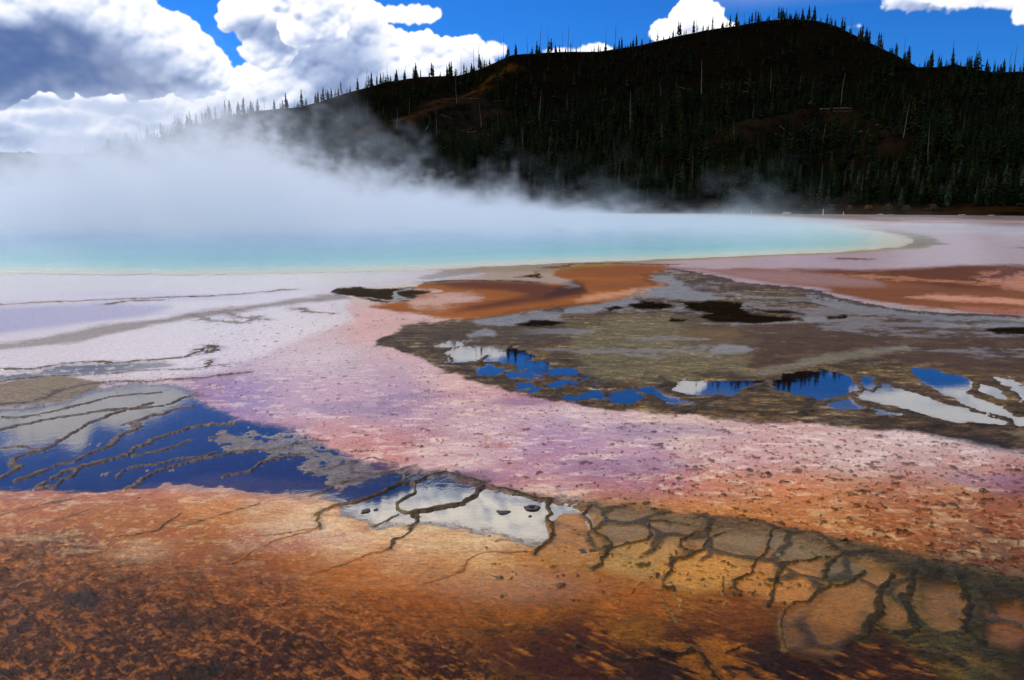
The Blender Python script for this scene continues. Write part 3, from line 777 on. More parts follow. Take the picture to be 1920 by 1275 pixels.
GREY = (128, 118, 112); DARK_ = (58, 46, 38); ORG = (150, 82, 30); BRN = (84, 44, 28)
RID = [
    ([(716, 921), (755, 906), (782, 904), (806, 892), (840, 885), (864, 892), (910, 904)], .035, .02, DARK_), ([(716, 921), (674, 941), (636, 949), (594, 970), (601, 991)], .03, .018, (110, 78, 46)),
    ([(601, 991), (563, 1003), (520, 1011), (473, 1032), (431, 1052)], .022, .010, ORG), ([(601, 991), (545, 1000), (500, 1003), (475, 1004)], .012, .008, ORG),
    ([(910, 908), (887, 927), (868, 943), (825, 953), (794, 960)], .05, .022, DARK_), ([(794, 960), (767, 962), (751, 949), (755, 939), (778, 924), (782, 904)], .028, .018, GREY),
    ([(794, 962), (790, 982), (782, 1001), (747, 1020), (732, 1038)], .036, .020, DARK_), ([(732, 1038), (678, 1048), (631, 1067), (590, 1078)], .02, .010, ORG), ([(751, 967), (735, 972), (702, 992)], .01, .008, GREY),
    ([(930, 908), (1007, 929), (1035, 931), (1027, 943), (1019, 966), (1035, 986), (1031, 1005), (1004, 1024), (996, 1036)], .036, .020, DARK_), ([(996, 1036), (949, 1036), (903, 1040), (879, 1052), (879, 1067), (840, 1086), (790, 1100)], .02, .010, ORG),
    ([(1097, 947), (1108, 986), (1132, 1005), (1147, 1024)], .026, .018, DARK_), ([(1147, 1024), (1132, 1052), (1115, 1062)], .034, .018, DARK_), ([(1147, 1024), (1174, 1015), (1209, 1009), (1217, 990), (1209, 978), (1240, 975), (1290, 985)], .022, .018, DARK_),
    ([(1320, 1000), (1298, 997), (1263, 1013), (1275, 1028), (1291, 1032)], .022, .018, DARK_), ([(1313, 1028), (1278, 1040), (1251, 1048), (1240, 1060), (1236, 1078)], .042, .02, DARK_), ([(1348, 1001), (1313, 1013), (1313, 1028)], .022, .018, DARK_),
    ([(1236, 1078), (1229, 1114), (1240, 1137), (1260, 1165)], .018, .010, (130, 92, 60)), ([(1244, 1090), (1262, 1120), (1270, 1140)], .014, .010, (150, 100, 66)), ([(1346, 1085), (1350, 1120), (1340, 1140)], .012, .009, (140, 96, 60)),
    ([(1437, 997), (1426, 1028), (1402, 1052), (1398, 1075), (1367, 1090), (1365, 1102), (1383, 1114)], .025, .018, DARK_), ([(1430, 1032), (1468, 1052)], .02, .014, GREY), ([(1468, 1055), (1507, 1053), (1538, 1044), (1557, 1048), (1610, 1040)], .03, .018, DARK_),
    ([(1468, 1055), (1449, 1075), (1433, 1094), (1437, 1114), (1429, 1141)], .034, .02, DARK_), ([(1500, 1026), (1520, 1042), (1538, 1046)], .016, .014, GREY), ([(1557, 1048), (1538, 1063), (1540, 1083), (1550, 1098), (1581, 1098), (1608, 1083), (1627, 1073)], .03, .02, DARK_),
    ([(1550, 1102), (1538, 1121), (1515, 1133), (1484, 1135)], .036, .018, DARK_), ([(1484, 1135), (1468, 1149), (1460, 1168), (1468, 1195), (1480, 1220)], .022, .012, (110, 72, 44)), ([(1678, 1079), (1658, 1121), (1654, 1149), (1635, 1164), (1616, 1191), (1585, 1203)], .045, .02, (44, 34, 28)),
    ([(1720, 1070), (1717, 1129), (1724, 1160), (1720, 1184), (1678, 1187)], .045, .02, (40, 32, 28)), ([(1814, 1092), (1825, 1137), (1814, 1168), (1817, 1187), (1837, 1207)], .05, .02, (36, 30, 28)), ([(1220, 1218), (1243, 1226), (1282, 1207), (1298, 1226), (1317, 1253), (1340, 1290)], .03, .02, (24, 16, 12)),
    ([(1080, 1208), (1110, 1222), (1160, 1236), (1220, 1236)], .03, .015, (26, 16, 10)), ([(910, 1180), (949, 1187), (961, 1180), (988, 1185), (1031, 1182)], .016, .012, (50, 30, 18)), ([(1340, 1215), (1380, 1205), (1420, 1220), (1450, 1260)], .02, .014, (34, 20, 12)),
    ([(-30, 815), (0, 807), (39, 797), (98, 785), (146, 779), (204, 770), (255, 768), (310, 759), (335, 748), (357, 743), (400, 743)], .030, .016, GREY), ([(-30, 900), (0, 896), (31, 877), (23, 861), (78, 846), (101, 830), (136, 809), (163, 795), (202, 780), (240, 768), (270, 757)], .026, .016, GREY),
    ([(35, 896), (70, 889), (101, 873), (128, 867), (167, 850), (202, 838), (217, 825), (248, 807), (264, 792), (291, 780), (330, 770), (365, 763)], .026, .016, GREY), ([(60, 915), (93, 912), (128, 893), (155, 875), (194, 865), (233, 854), (248, 842), (279, 827), (310, 817), (349, 803), (388, 796), (438, 794)], .036, .02, GREY),
    ([(70, 908), (116, 885), (194, 867)], .02, .014, GREY), ([(248, 853), (295, 846), (330, 838), (361, 825), (407, 819)], .02, .014, GREY), ([(233, 918), (264, 900), (295, 885), (330, 873), (380, 861), (435, 850), (500, 848), (543, 838), (582, 830), (617, 830)], .028, .016, GREY),
    ([(229, 893), (248, 877), (295, 871), (330, 860), (369, 858), (400, 850)], .014, .012, GREY), ([(419, 893), (466, 883), (485, 871), (524, 858), (574, 854)], .018, .014, GREY), ([(582, 889), (621, 885), (640, 873), (690, 861), (740, 872)], .018, .014, GREY),
    ([(582, 939), (613, 924), (629, 910), (660, 900), (698, 889), (740, 884), (786, 873)], .022, .014, GREY), ([(740, 884), (760, 897), (800, 880)], .014, .012, GREY), ([(0, 842), (30, 838), (80, 846)], .02, .012, GREY),
    ([(0, 783), (47, 797 - 14), (87, 774), (153, 759), (204, 745), (255, 739), (300, 735)], .018, .012, GREY), ([(210, 1005), (250, 1003), (300, 993), (343, 966)], .02, .012, (70, 52, 44)), ([(325, 990), (370, 980), (420, 965), (475, 947)], .013, .009, (120, 72, 40)),
    ([(0, 970), (60, 955), (127, 938)], .014, .010, (130, 78, 44)), ([(120, 975), (178, 955)], .01, .009, (130, 78, 44)), ([(120, 942), (135, 935)], .02, .012, GREY),
    ([(-200, 578), (0, 571), (55, 568), (109, 566), (211, 562), (292, 559), (365, 556), (463, 550), (545, 543)], .055, .014, BRN), ([(200, 572), (230, 566), (300, 564)], .03, .010, BRN), ([(-100, 697), (0, 693), (66, 693), (95, 686), (113, 682), (190, 678), (219, 681), (255, 676), (310, 673), (357, 668), (386, 655), (405, 648)], .035, .016, DARK_),
    ([(-60, 722), (0, 717), (36, 710), (91, 706), (128, 704)], .024, .014, DARK_), ([(-40, 760), (0, 759), (36, 757), (91, 746), (128, 730), (164, 723), (200, 717), (237, 715), (277, 716)], .024, .014, (70, 64, 64)), ([(277, 716), (379, 709), (430, 703), (470, 698)], .022, .012, BRN),
    ([(153, 704), (200, 701), (255, 693), (365, 692), (430, 684)], .016, .010, (110, 88, 84)), ([(380, 655), (400, 662), (412, 650), (390, 648)], .02, .012, DARK_), ([(380, 684), (395, 675), (385, 690)], .02, .010, BRN),
    ([(560, 578), (580, 585), (620, 590)], .03, .010, (120, 104, 100)), ([(350, 590), (400, 603), (460, 605), (480, 595)], .03, .008, (140, 134, 140)), ([(420, 585), (440, 597), (500, 600)], .03, .008, (140, 134, 140)),
    ([(1599, 708), (1608, 728), (1580, 748), (1537, 757)], .05, .016, (80, 66, 56)), ([(1395, 745), (1400, 728), (1440, 716), (1450, 733), (1480, 746)], .05, .014, (88, 72, 60)), ([(1643, 706), (1648, 722), (1625, 732), (1606, 726)], .03, .014, (80, 66, 56)),
    ([(1599, 745), (1640, 762), (1700, 776), (1780, 793)], .04, .014, (70, 58, 50)), ([(1640, 705), (1700, 730), (1760, 748), (1840, 775), (1885, 785)], .04, .014, (64, 52, 44)),
    ([(1850, 522), (1880, 512), (1908, 505), (1915, 503)], .06, .012, (90, 40, 24)), ([(1570, 486), (1590, 485), (1617, 486)], .08, .012, (110, 60, 46)), ([(1030, 502), (1070, 496), (1150, 494), (1260, 496)], .06, .01, (110, 44, 20)),
    ([(1262, 505), (1300, 512), (1370, 528), (1440, 537), (1520, 546), (1560, 560), (1650, 578), (1780, 589), (1920, 596)], .05, .012, (60, 44, 34)), ([(800, 529), (870, 525), (960, 527), (1000, 530)], .05, .012, (40, 26, 16)),
]
for r4 in RID:
    if r4[3] == GREY and max(q[1] for q in r4[0]) > 740 and max(q[0] for q in r4[0]) < 800: r4 = (r4[0], r4[1] * .45, r4[2] * 1.0, (104, 96, 96), .9, .5, .12)
    ridge(*r4)

# ragged foam of fine branching crust next to the levees and along the delta edge
f1c, f2c, idc = worley(X + .3 * wx, Y + .3 * wy, 1.6, 5)
# scattered crust flecks on the flow
dens = (sstep(640, 700, V) * .30 + sstep(780, 900, V) * sstep(1050, 1400, U) * .75) * sstep(1150, 1080, V) * (1 - terr) * (1 - dl) * (1 - blue) * (1 - bp)
dens = np.where(V < 700, sstep(560, 600, V) * .22 * (1 - dl) * (1 - rust) * (U > 380), dens)
dens *= np.where((V > 905) & (U < 900), 0, 1)
for sc_, sz, sd_ in ((2.6, .10, 7), (5.5, .12, 11), (10.0, .15, 13)):
    a1, a2, ai = worley(X + .10 * nC + .05 * nB, (Y + .10 * nB + .05 * nS2) * 1.25, sc_, sd_)
    sp = sstep(sz, sz * .5, a1 + .16 * nC + .08 * nS2) * (ai < dens) * sstep(60, 30, RR)
    paint(sp, (72, 52, 42), .88, .4, nC)
    hgt += sp * (.012 if sc_ < 8 else .008)
    crust += sp * .6
ed = dl * 0
hgt = hgt.astype(np.float32)
# rough crumbs on the crusts
hgt += np.clip(crust, 0, 1) * .003 * fbm(X, Y, 22, 3, .6, 16) * sstep(30, 12, RR)
rough = np.clip(rough + .05 * nC, .1, .95)
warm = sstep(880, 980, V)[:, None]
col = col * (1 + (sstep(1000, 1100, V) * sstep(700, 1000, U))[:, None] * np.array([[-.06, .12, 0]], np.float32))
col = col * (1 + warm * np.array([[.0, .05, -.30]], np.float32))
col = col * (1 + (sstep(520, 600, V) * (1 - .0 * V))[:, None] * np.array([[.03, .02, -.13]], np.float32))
col = np.clip(col, .004, .85)

# pool basin
pd = np.full(N, 50.0, np.float32)
ii = np.nonzero((RR < 400) & (Y > 5))[0]
pd[ii] = poly_sd(X[ii] + .5 * wx[ii], Y[ii] + .5 * wy[ii], POOL_W)
hgt = np.where(pd < 0.0, np.minimum(hgt, -.004 - .2 * np.clip(-pd, 0, 3)), hgt)
hgt = np.where((pd >= 0) & (pd < 1.2), np.minimum(hgt, .002 + .006 * pd + .002 * nC), hgt)
# the land rises a little where the forest begins
hgt += 1.5 * sstep(215, 330, RR) * sstep(-math.radians(60), -math.radians(30), A.ravel())
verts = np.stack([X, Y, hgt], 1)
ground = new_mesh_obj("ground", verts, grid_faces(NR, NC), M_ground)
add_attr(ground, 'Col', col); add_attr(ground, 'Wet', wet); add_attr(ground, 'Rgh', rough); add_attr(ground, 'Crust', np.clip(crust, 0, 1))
tag(ground, kind='structure')

# ------------------------------------------------------------------ shallow film of water and the pool
sel_r = np.arange(0, NR, 2); sel_c = np.arange(0, NC, 2)
sel_r = sel_r[R[sel_r, 0] < 260]
sub = (sel_r[:, None] * NC + sel_c[None, :]).ravel()
nr2, nc2 = len(sel_r), len(sel_c)
fv = np.stack([X[sub], Y[sub], np.zeros(len(sub), np.float32)], 1)
pds = pd[sub].reshape(nr2, nc2)
inside = (pds[:-1, :-1] < 0) & (pds[1:, 1:] < 0) & (pds[:-1, 1:] < 0) & (pds[1:, :-1] < 0)
hs_ = hgt[sub].reshape(nr2, nc2)
nearwater = np.minimum(np.minimum(hs_[:-1, :-1], hs_[1:, 1:]), np.minimum(hs_[:-1, 1:], hs_[1:, :-1])) < .012
ff_ = grid_faces(nr2, nc2, (~inside) & nearwater)
v_, f_, rp_, io_ = compact(fv, ff_, rip[sub], ior[sub])
film = new_mesh_obj("shallow_water", v_, f_, M_film)
add_attr(film, 'Ripple', rp_); add_attr(film, 'Ior', io_)
tag(film, kind='structure')

# the pool: its own grid, water level with the film
pr = np.geomspace(22, 235, 260); pa = np.linspace(-math.radians(70), math.radians(34), 620)
PR, PA = np.meshgrid(pr, pa, indexing='ij')
PX, PY = (PR * np.sin(PA)).ravel(), (PR * np.cos(PA)).ravel()
pwx = fbm(PX, PY, 0.8, 5, .55, 3); pwy = fbm(PX, PY, 0.8, 5, .55, 8)
psd = poly_sd((PX + .5 * pwx).astype(np.float32), (PY + .5 * pwy).astype(np.float32), POOL_W).reshape(PR.shape)
pm = (psd[:-1, :-1] < .3) & (psd[1:, 1:] < .3) & (psd[:-1, 1:] < .3) & (psd[1:, :-1] < .3)
dd = -psd.ravel() + .8 * fbm(PX, PY, .25, 4, .5, 5)
stops = [(-1, (205, 190, 140)), (.4, (218, 208, 165)), (1.6, (198, 214, 180)), (3.5, (140, 205, 190)), (7, (92, 188, 190)), (16, (84, 170, 196)), (35, (80, 150, 200)), (90, (80, 145, 205))]
sx = [s[0] for s in stops]
pc = np.stack([np.interp(dd, sx, [float(lin(s[1])[k]) for s in stops]) for k in range(3)], 1)
v_, f_, pc_ = compact(np.stack([PX, PY, np.full(PX.size, .004)], 1), grid_faces(*PR.shape, pm), pc)
pool = new_mesh_obj("water", v_, f_, M_pool)
add_attr(pool, 'Col', pc_)
tag(pool, kind='structure')

# ------------------------------------------------------------------ cumulus clouds: a relief far away, puffs on puffs
CAZ0, CAZ1, CEL1 = -math.radians(60), math.radians(60), math.radians(37)
cstep = 0.00125
caz = np.arange(CAZ0, CAZ1, cstep); cel = np.arange(-0.004, CEL1, cstep)
CE, CA = np.meshgrid(cel, caz, indexing='ij')
ca = CA.astype(np.float32); ce = CE.astype(np.float32)
crs = np.random.RandomState(11)
cw1 = fbm(ca, ce, 30, 5, .55, 41); cw2 = fbm(ca, ce, 30, 5, .55, 47); cfine = fbm(ca, ce, 95, 4, .6, 44); cbig = fbm(ca, ce, 9, 4, .5, 45)


def blur(a, n, it=2):
    for _ in range(it):
        for ax in (0, 1):
            c = np.cumsum(np.pad(a, [(n + 1, n) if k == ax else (0, 0) for k in (0, 1)], mode='edge'), axis=ax, dtype=np.float64)
            a = ((np.take(c, range(2 * n + 1, c.shape[ax]), ax) - np.take(c, range(0, c.shape[ax] - 2 * n - 1), ax)) / (2 * n + 1)).astype(np.float32)
    return a



def B(px, py, rx, ry, mirror=False):
    a, e = azel(px, py, mirror)
    return (a, e, rx / FPX, ry / FPX)


def puffs(ells, flat=None, small=1.0):
    """union of many spheres spawned on the given ellipses (azimuth, elevation, rx, ry)"""
    Hh = np.zeros(ca.shape, np.float32)
    L = []
    for (a, e, rx, ry) in ells:
        r0 = min(rx, ry)
        nn = int(14 + 26 * rx / r0)
        L.append((a, e, r0 * .8, 0, rx / r0))
        for _ in range(nn):
            t = crs.uniform(0, 2 * math.pi); q = math.sqrt(crs.uniform(0.05, 1.0))
            r1 = r0 * crs.uniform(.22, .48)
            L.append((a + math.cos(t) * q * (rx - r1 * .5), e + math.sin(t) * q * (ry - r1 * .5), r1, r0 * (1 - q * q) * .7, 1))
            for _ in range(4):
                t2 = crs.uniform(0, 2 * math.pi); r2 = r1 * crs.uniform(.25, .5) * small
                L.append((L[-1][0] + math.cos(t2) * r1 * .8, L[-1][1] + math.sin(t2) * r1 * .8, r2, r0 * (1 - q * q) * .7 + r1 * .35, 1)) if _ == 0 else \
                    L.append((base[0] + math.cos(t2) * r1 * .85, base[1] + math.sin(t2) * r1 * .85, r2, base[3] + r1 * .35, 1))
                if _ == 0: base = L[-2]
    for (a, e, r_, z, asp) in L:
        i0 = max(0, int((e - r_ - cel[0]) / cstep)); i1 = min(len(cel), int((e + r_ - cel[0]) / cstep) + 2)
        j0 = max(0, int((a - r_ * asp - CAZ0) / cstep)); j1 = min(len(caz), int((a + r_ * asp - CAZ0) / cstep) + 2)
        if i0 >= i1 or j0 >= j1: continue
        sa = ca[i0:i1, j0:j1]; se = ce[i0:i1, j0:j1]
        k = .16 * r_
        d2 = ((sa + k * cw1[i0:i1, j0:j1] * 2 - a) / asp) ** 2 + (se + k * cw2[i0:i1, j0:j1] * 2 - e) ** 2
        h = np.sqrt(np.maximum(r_ * r_ - d2, 0)); h = np.where(h > 0, h + z, 0)
        Hh[i0:i1, j0:j1] = np.maximum(Hh[i0:i1, j0:j1], h)
    return Hh


def soft_ell(ells, f=.5):
    m = np.zeros(ca.shape, np.float32)
    for (a, e, rx, ry) in ells:
        d = np.hypot((ca + .010 * cw1 + .010 * cbig - a) / rx, (ce + .010 * cw2 - e) / ry)
        m = np.maximum(m, sstep(1 + f, 1 - f, d))
    return m


LAYERS = [
    # (ellipses, dark parts, strength, softness)
    ([B(-60, 235, 190, 46), B(110, 245, 170, 40), B(290, 215, 170, 40), B(450, 185, 120, 50), B(545, 175, 66, 42), B(240, 268, 160, 24), B(420, 240, 180, 34), B(-40, 190, 150, 30), B(120, 195, 150, 22), B(300, 250, 200, 40), B(500, 215, 120, 40)],
     [B(110, 222, 60, 12), B(230, 205, 70, 12), B(340, 235, 80, 8), B(505, 200, 18, 8), B(150, 268, 80, 12), B(-20, 250, 70, 20), B(60, 190, 60, 8), B(-10, 262, 60, 12)], .55, 2.2),
    
    ([B(610, 22, 56, 50), B(650, 60, 60, 54), B(600, 120, 100, 74), B(705, 90, 44, 42), B(690, 150, 150, 60), B(795, 98, 70, 34), B(870, 100, 56, 26), B(925, 94, 24, 14), B(800, 140, 150, 44), B(540, 170, 90, 60)],
     [B(655, 130, 62, 64), B(600, 100, 34, 50), B(700, 185, 100, 46), B(905, 128, 50, 22), B(632, 40, 24, 22), B(560, 60, 20, 60)], 1.0, 1.0),
    ([B(470, 32, 52, 34), B(520, 58, 44, 40), B(500, 92, 44, 28), B(440, 20, 26, 18)], [B(492, 62, 40, 22), B(520, 84, 26, 14)], .75, .8),
    ([B(770, 27, 54, 15)], [], .2, .6),
    ([B(-60, 62, 250, 90), B(110, 40, 140, 92), B(205, 70, 120, 76), B(295, 105, 90, 60), B(365, 130, 55, 38), B(160, -5, 66, 46), B(30, -20, 190, 30), B(340, 158, 60, 20)],
     [B(-70, 112, 200, 56), B(80, 122, 150, 50), B(200, 146, 90, 22), B(290, 158, 60, 10), B(10, 72, 120, 30), B(110, 86, 80, 38)], 1.0, 1.0),
    ([B(1300, 34, 44, 30), B(1262, 58, 40, 22), B(1330, 60, 40, 24), B(1296, 14, 22, 14)], [], .3, .7),
    ([B(1120, 92, 36, 10), B(1050, 97, 40, 7)], [], .3, .7),
    ([B(1740, -6, 66, 18), B(1800, 2, 50, 12), B(1890, -2, 44, 12), B(1600, 50, 12, 5)], [B(1740, 12, 60, 9)], .35, 1.3),
    # higher clouds, above the frame; the shallow water mirrors them
    ([B(150, 768, 90, 13, True), B(300, 750, 60, 9, True), B(50, 826, 50, 10, True), B(620, 730, 60, 60, True)], [], .2, 1.0),
    ([B(1260, 835, 220, 40, True), B(1640, 830, 210, 38, True), B(1790, 772, 90, 26, True), B(1905, 735, 60, 30, True), B(1740, 745, 60, 14, True), B(1500, 935, 150, 26, True), B(2100, 800, 200, 60, True)], [], .2, 1.0),
    ([B(870, 975, 250, 56, True), B(1050, 1000, 170, 50, True), B(640, 1000, 120, 50, True)], [], .2, 1.0),
]
cc = np.zeros(ca.shape + (3,), np.float32); calpha = np.zeros(ca.shape, np.float32); cdep = np.zeros(ca.shape, np.float32)
WHT = np.array([1.16, 1.16, 1.20], np.float32); MID = np.array([.46, .56, .80], np.float32); DRK = np.array([.03, .10, .32], np.float32)
for li, (ells, darks, dstr, soft) in enumerate(LAYERS):
    Hh = puffs(ells)
    Hs = blur(Hh, 1, 1)
    Hn = blur(Hh, 2, 1) + .0016 * cfine + .0022 * cw1
    gy, gx = np.gradient(Hn, cstep)
    nz = 1 / np.sqrt(1 + gx * gx + gy * gy)
    nx, ny = -gx * nz, -gy * nz
    lit = np.clip(.70 + .36 * (-.25 * nx + .85 * ny + .1 * nz) / .9, 0, 1)
    lit = blur(lit, 1, 1)
    Hb = blur(Hh, 12, 2)
    # depth of cloud overhead: the sun stands above, so bases are dark
    over_ = np.cumsum(Hb[::-1], axis=0)[::-1] * cstep
    sh = np.exp(-over_ * 130 * dstr)
    dm = soft_ell(darks, .6) if darks else 0
    val = lit * (.66 + .34 * sh) + .26 * (1 - np.clip(Hb / .02, 0, 1))
    val = np.clip(val + .08 * cbig + .05 * cfine, 0, 1)
    val = sstep(.05, 1.0, val) * (1 - dm * (.92 if li == 4 else .45)) if darks else sstep(.05, .85, val)
    val = np.clip(val, 0, 1)[..., None]
    c_ = np.where(val > .5, MID + (WHT - MID) * (val - .5) * 2, DRK + (MID - DRK) * val * 2)
    al = sstep(.0001, .0018 + .0030 * soft, Hs + .0036 * soft * cfine + .0022 * cw2 - .0008)
    al *= sstep(.0001, .0009, Hs)
    cc = cc * (1 - al[..., None]) + c_ * al[..., None]
    calpha = calpha + (1 - calpha) * al
    cdep = np.where(al > .3, Hs, cdep)
boost = 1 + 1.9 * sstep(math.radians(14.5), math.radians(20), ce) * sstep(math.radians(50), math.radians(30), np.abs(ca))
cc = cc / np.maximum(calpha, 1e-3)[..., None] * boost[..., None]
cc = cc * (1 + (boost[..., None] - 1) / 1.9 * np.array([.04, -.03, -.16], np.float32))
# unseen thin veil added above the frame on the right, to pale water reflections
veil = .46 * sstep(math.radians(12.8), math.radians(15.4), ce) * sstep(math.radians(11), math.radians(17), ca) * sstep(math.radians(37), math.radians(30), ce) * (.75 + .5 * cbig)
cc = np.where((calpha > veil)[..., None], cc, np.array([.75, .78, .98], np.float32)[None, None])
calpha = np.maximum(calpha, veil)
crad = (5200 - 9000 * cdep).ravel()
cx_ = crad * np.cos(CE.ravel()) * np.sin(CA.ravel()); cy_2 = crad * np.cos(CE.ravel()) * np.cos(CA.ravel()); cz_ = crad * np.sin(CE.ravel()) + CH
am = calpha > .01
fm = am[:-1, :-1] | am[1:, 1:] | am[:-1, 1:] | am[1:, :-1]
v_, f_, c_, a_ = compact(np.stack([cx_, cy_2, cz_], 1), grid_faces(*ca.shape, fm), cc.reshape(-1, 3), calpha.ravel())
m, g = material("cloud")
em = g.n('ShaderNodeEmission'); g.put(em.inputs['Color'], attr(g, 'Col', True)); em.inputs['Strength'].default_value = 1.0
trn = g.n('ShaderNodeBsdfTransparent')
mx = g.n('ShaderNodeMixShader'); g.put(mx.inputs[0], attr(g, 'Cover'))
g.t.links.new(trn.outputs[0], mx.inputs[1]); g.t.links.new(em.outputs[0], mx.inputs[2])
finish(g, mx.outputs[0])
m.cycles.emission_sampling = 'NONE'
clouds = new_mesh_obj("clouds", v_, f_, m)
add_attr(clouds, 'Col', c_); add_attr(clouds, 'Cover', a_)
tag(clouds, label="white and grey-blue cumulus clouds piled up over the hill and the hot spring", cat="clouds", kind='stuff')
del cc, calpha, cw1, cw2, cfine

# ------------------------------------------------------------------ the wooded hill behind the spring
SKY_PX = [(-900, 372), (-300, 358), (0, 335), (100, 315), (170, 296), (200, 288), (260, 272), (330, 252), (400, 228), (480, 212), (560, 204), (600, 194), (660, 175), (720, 158), (790, 147), (860, 145), (900, 133),
          (960, 106), (1050, 100), (1120, 100), (1200, 88), (1260, 73), (1320, 60), (1400, 48), (1440, 41), (1480, 38), (1530, 41), (1570, 53), (1620, 78), (1680, 107), (1720, 129), (1760, 130), (1790, 124), (1830, 134),
          (1870, 140), (1920, 138), (2100, 150), (2400, 190), (2900, 260), (3600, 330)]
sk = [azel(*p) for p in SKY_PX]
SK_A = np.array([q[0] for q in sk]); SK_E = np.array([q[1] for q in sk])
ax_ = lambda *xs: np.array([azel(x, 300)[0] for x in xs])
RR_A = ax_(-900, 170, 600, 1000, 1480, 1720, 2100, 3600); RR_D = np.array([480, 440, 430, 480, 540, 440, 410, 400.])
RF_A = ax_(-900, 600, 1000, 1500, 1920, 3600); RF_D = np.array([262, 258, 250, 240, 226, 215.])
SPUR = [[(640, .30), (690, .42), (760, .58), (840, .74), (960, .90)], [(1380, .28), (1430, .36), (1500, .43), (1560, .45), (1640, .40), (1690, .30)]]


def spur_pts(sp):
    out = []
    for x, t in sp:
        a = azel(x, 300)[0]; rf = np.interp(a, RF_A, RF_D); rr_ = np.interp(a, RR_A, RR_D); r = rf + t * (rr_ - rf)
        out.append((r * math.sin(a), r * math.cos(a)))
    return out


SPW = [spur_pts(s_) for s_ in SPUR]


def line_dist(x, y, pts):
    d = np.full(np.shape(x), 1e9)
    for (x1, y1), (x2, y2) in zip(pts[:-1], pts[1:]):
        ex, ey = x2 - x1, y2 - y1
        t = np.clip(((x - x1) * ex + (y - y1) * ey) / (ex * ex + ey * ey), 0, 1)
        d = np.minimum(d, np.hypot(x - x1 - t * ex, y - y1 - t * ey))
    return d


def hill_z(a, r):
    a = np.asarray(a, float); r = np.asarray(r, float)
    rf = np.interp(a, RF_A, RF_D); rr_ = np.interp(a, RR_A, RR_D)
    hr = CH + rr_ * np.tan(np.interp(a, SK_A, SK_E))
    t = (r - rf) / (rr_ - rf)
    tt = np.clip(t, 0, 1)
    s_ = tt ** 1.12 * (1 - .12 * np.sin(tt * math.pi))
    z = hr * s_
    z = np.where(t > 1, hr * np.maximum(1 - .45 * (t - 1) ** 1.2 * 1.6, -.1), z)
    x, y = r * np.sin(a), r * np.cos(a)
    mid = np.clip(np.sin(np.clip(t, 0, 1) * math.pi), 0, 1)
    z = z + mid * (7 * fbm(x, y, .013, 4, .5, 61) + 3.0 * fbm(x, y, .05, 3, .5, 62)) + .6 * fbm(x, y, .16, 3, .5, 63) * sstep(0, .1, t) * (1 - .6 * sstep(.9, 1, t))
    z = z + 8 * np.exp(-(line_dist(x, y, SPW[0]) / 14) ** 2) * mid + 8 * np.exp(-(line_dist(x, y, SPW[1]) / 15) ** 2)
    return z + 1.0


ha = np.linspace(azel(-900, 300)[0], azel(3600, 300)[0], 900); ht = np.linspace(-.04, 1.9, 210)
HT, HA = np.meshgrid(ht, ha, indexing='ij')
HR = np.interp(HA, RF_A, RF_D) + HT * (np.interp(HA, RR_A, RR_D) - np.interp(HA, RF_A, RF_D))
HZ = hill_z(HA, HR); HZ[0] = -1.0
hx, hy = HR * np.sin(HA), HR * np.cos(HA)
hu, hv = project(hx, hy, HZ)
hn = fbm(hx, hy, .06, 4, .55, 65); hn2 = fbm(hx, hy, .25, 4, .6, 66)
hcol = np.tile(lin((52, 44, 34)), (HA.size, 1)).reshape(HA.shape + (3,))


def hmix(mk, rgb):
    global hcol
    hcol = hcol * (1 - mk[..., None]) + lin(rgb) * mk[..., None]


hmix(sstep(-.1, .3, hn) * .7, (40, 44, 26))
hmix(sstep(.62, .8, HT) * sstep(930, 1050, hu) * sstep(1700, 1600, hu) * .8, (50, 40, 30))
hmix(.75 * np.exp(-(line_dist(hx, hy, SPW[0]) / 6) ** 2) * (HT < 1) * sstep(-.3, .2, hn2), (170, 118, 48))
hmix(np.exp(-(line_dist(hx, hy, SPW[1]) / 13) ** 2) * (HT < 1) * .55 * sstep(-.4, .1, hn2), (108, 84, 62))
hmix(sstep(1.0, .55, np.hypot((hu - 870) / 110, (hv - 225) / 60)) * .8 * sstep(-.35, .1, hn2), (92, 82, 74))
hmix(sstep(.07, .02, HT) * .8 * sstep(-.4, .2, hn2), (112, 78, 30))
hmix(sstep(.9, 1.0, HT) * (hu < 960) * .5, (96, 70, 44))
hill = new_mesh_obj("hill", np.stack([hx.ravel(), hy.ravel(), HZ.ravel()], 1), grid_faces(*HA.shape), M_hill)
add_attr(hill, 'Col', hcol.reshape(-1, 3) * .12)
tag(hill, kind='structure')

# low wooded ridge far away on the left
fa = np.linspace(-math.radians(75), -math.radians(18), 500); fr_ = np.array([1180, 1300, 1420, 1500, 1560, 1700.])
FR, FA = np.meshgrid(fr_, fa, indexing='ij')
prof = np.array([0, .35, .75, 1.0, .97, .5])[:, None]
fz = (CH + 1500 * math.tan(azel(60, 292)[1])) * prof * (1 + .05 * np.sin(FA * 9)) + (3.5 * fbm(FA * 400, FR * .03, 1.0, 4, .6, 71) + 2.5 * np.abs(fbm(FA * 1500, FR * .05, 1.0, 2, .6, 72))) * (prof > .1)
fh = new_mesh_obj("distant_hill", np.stack([(FR * np.sin(FA)).ravel(), (FR * np.cos(FA)).ravel(), fz.ravel()], 1), grid_faces(*FA.shape), M_far, smooth=False)
tag(fh, kind='structure')

# ------------------------------------------------------------------ trees
rnd = random.Random(5)


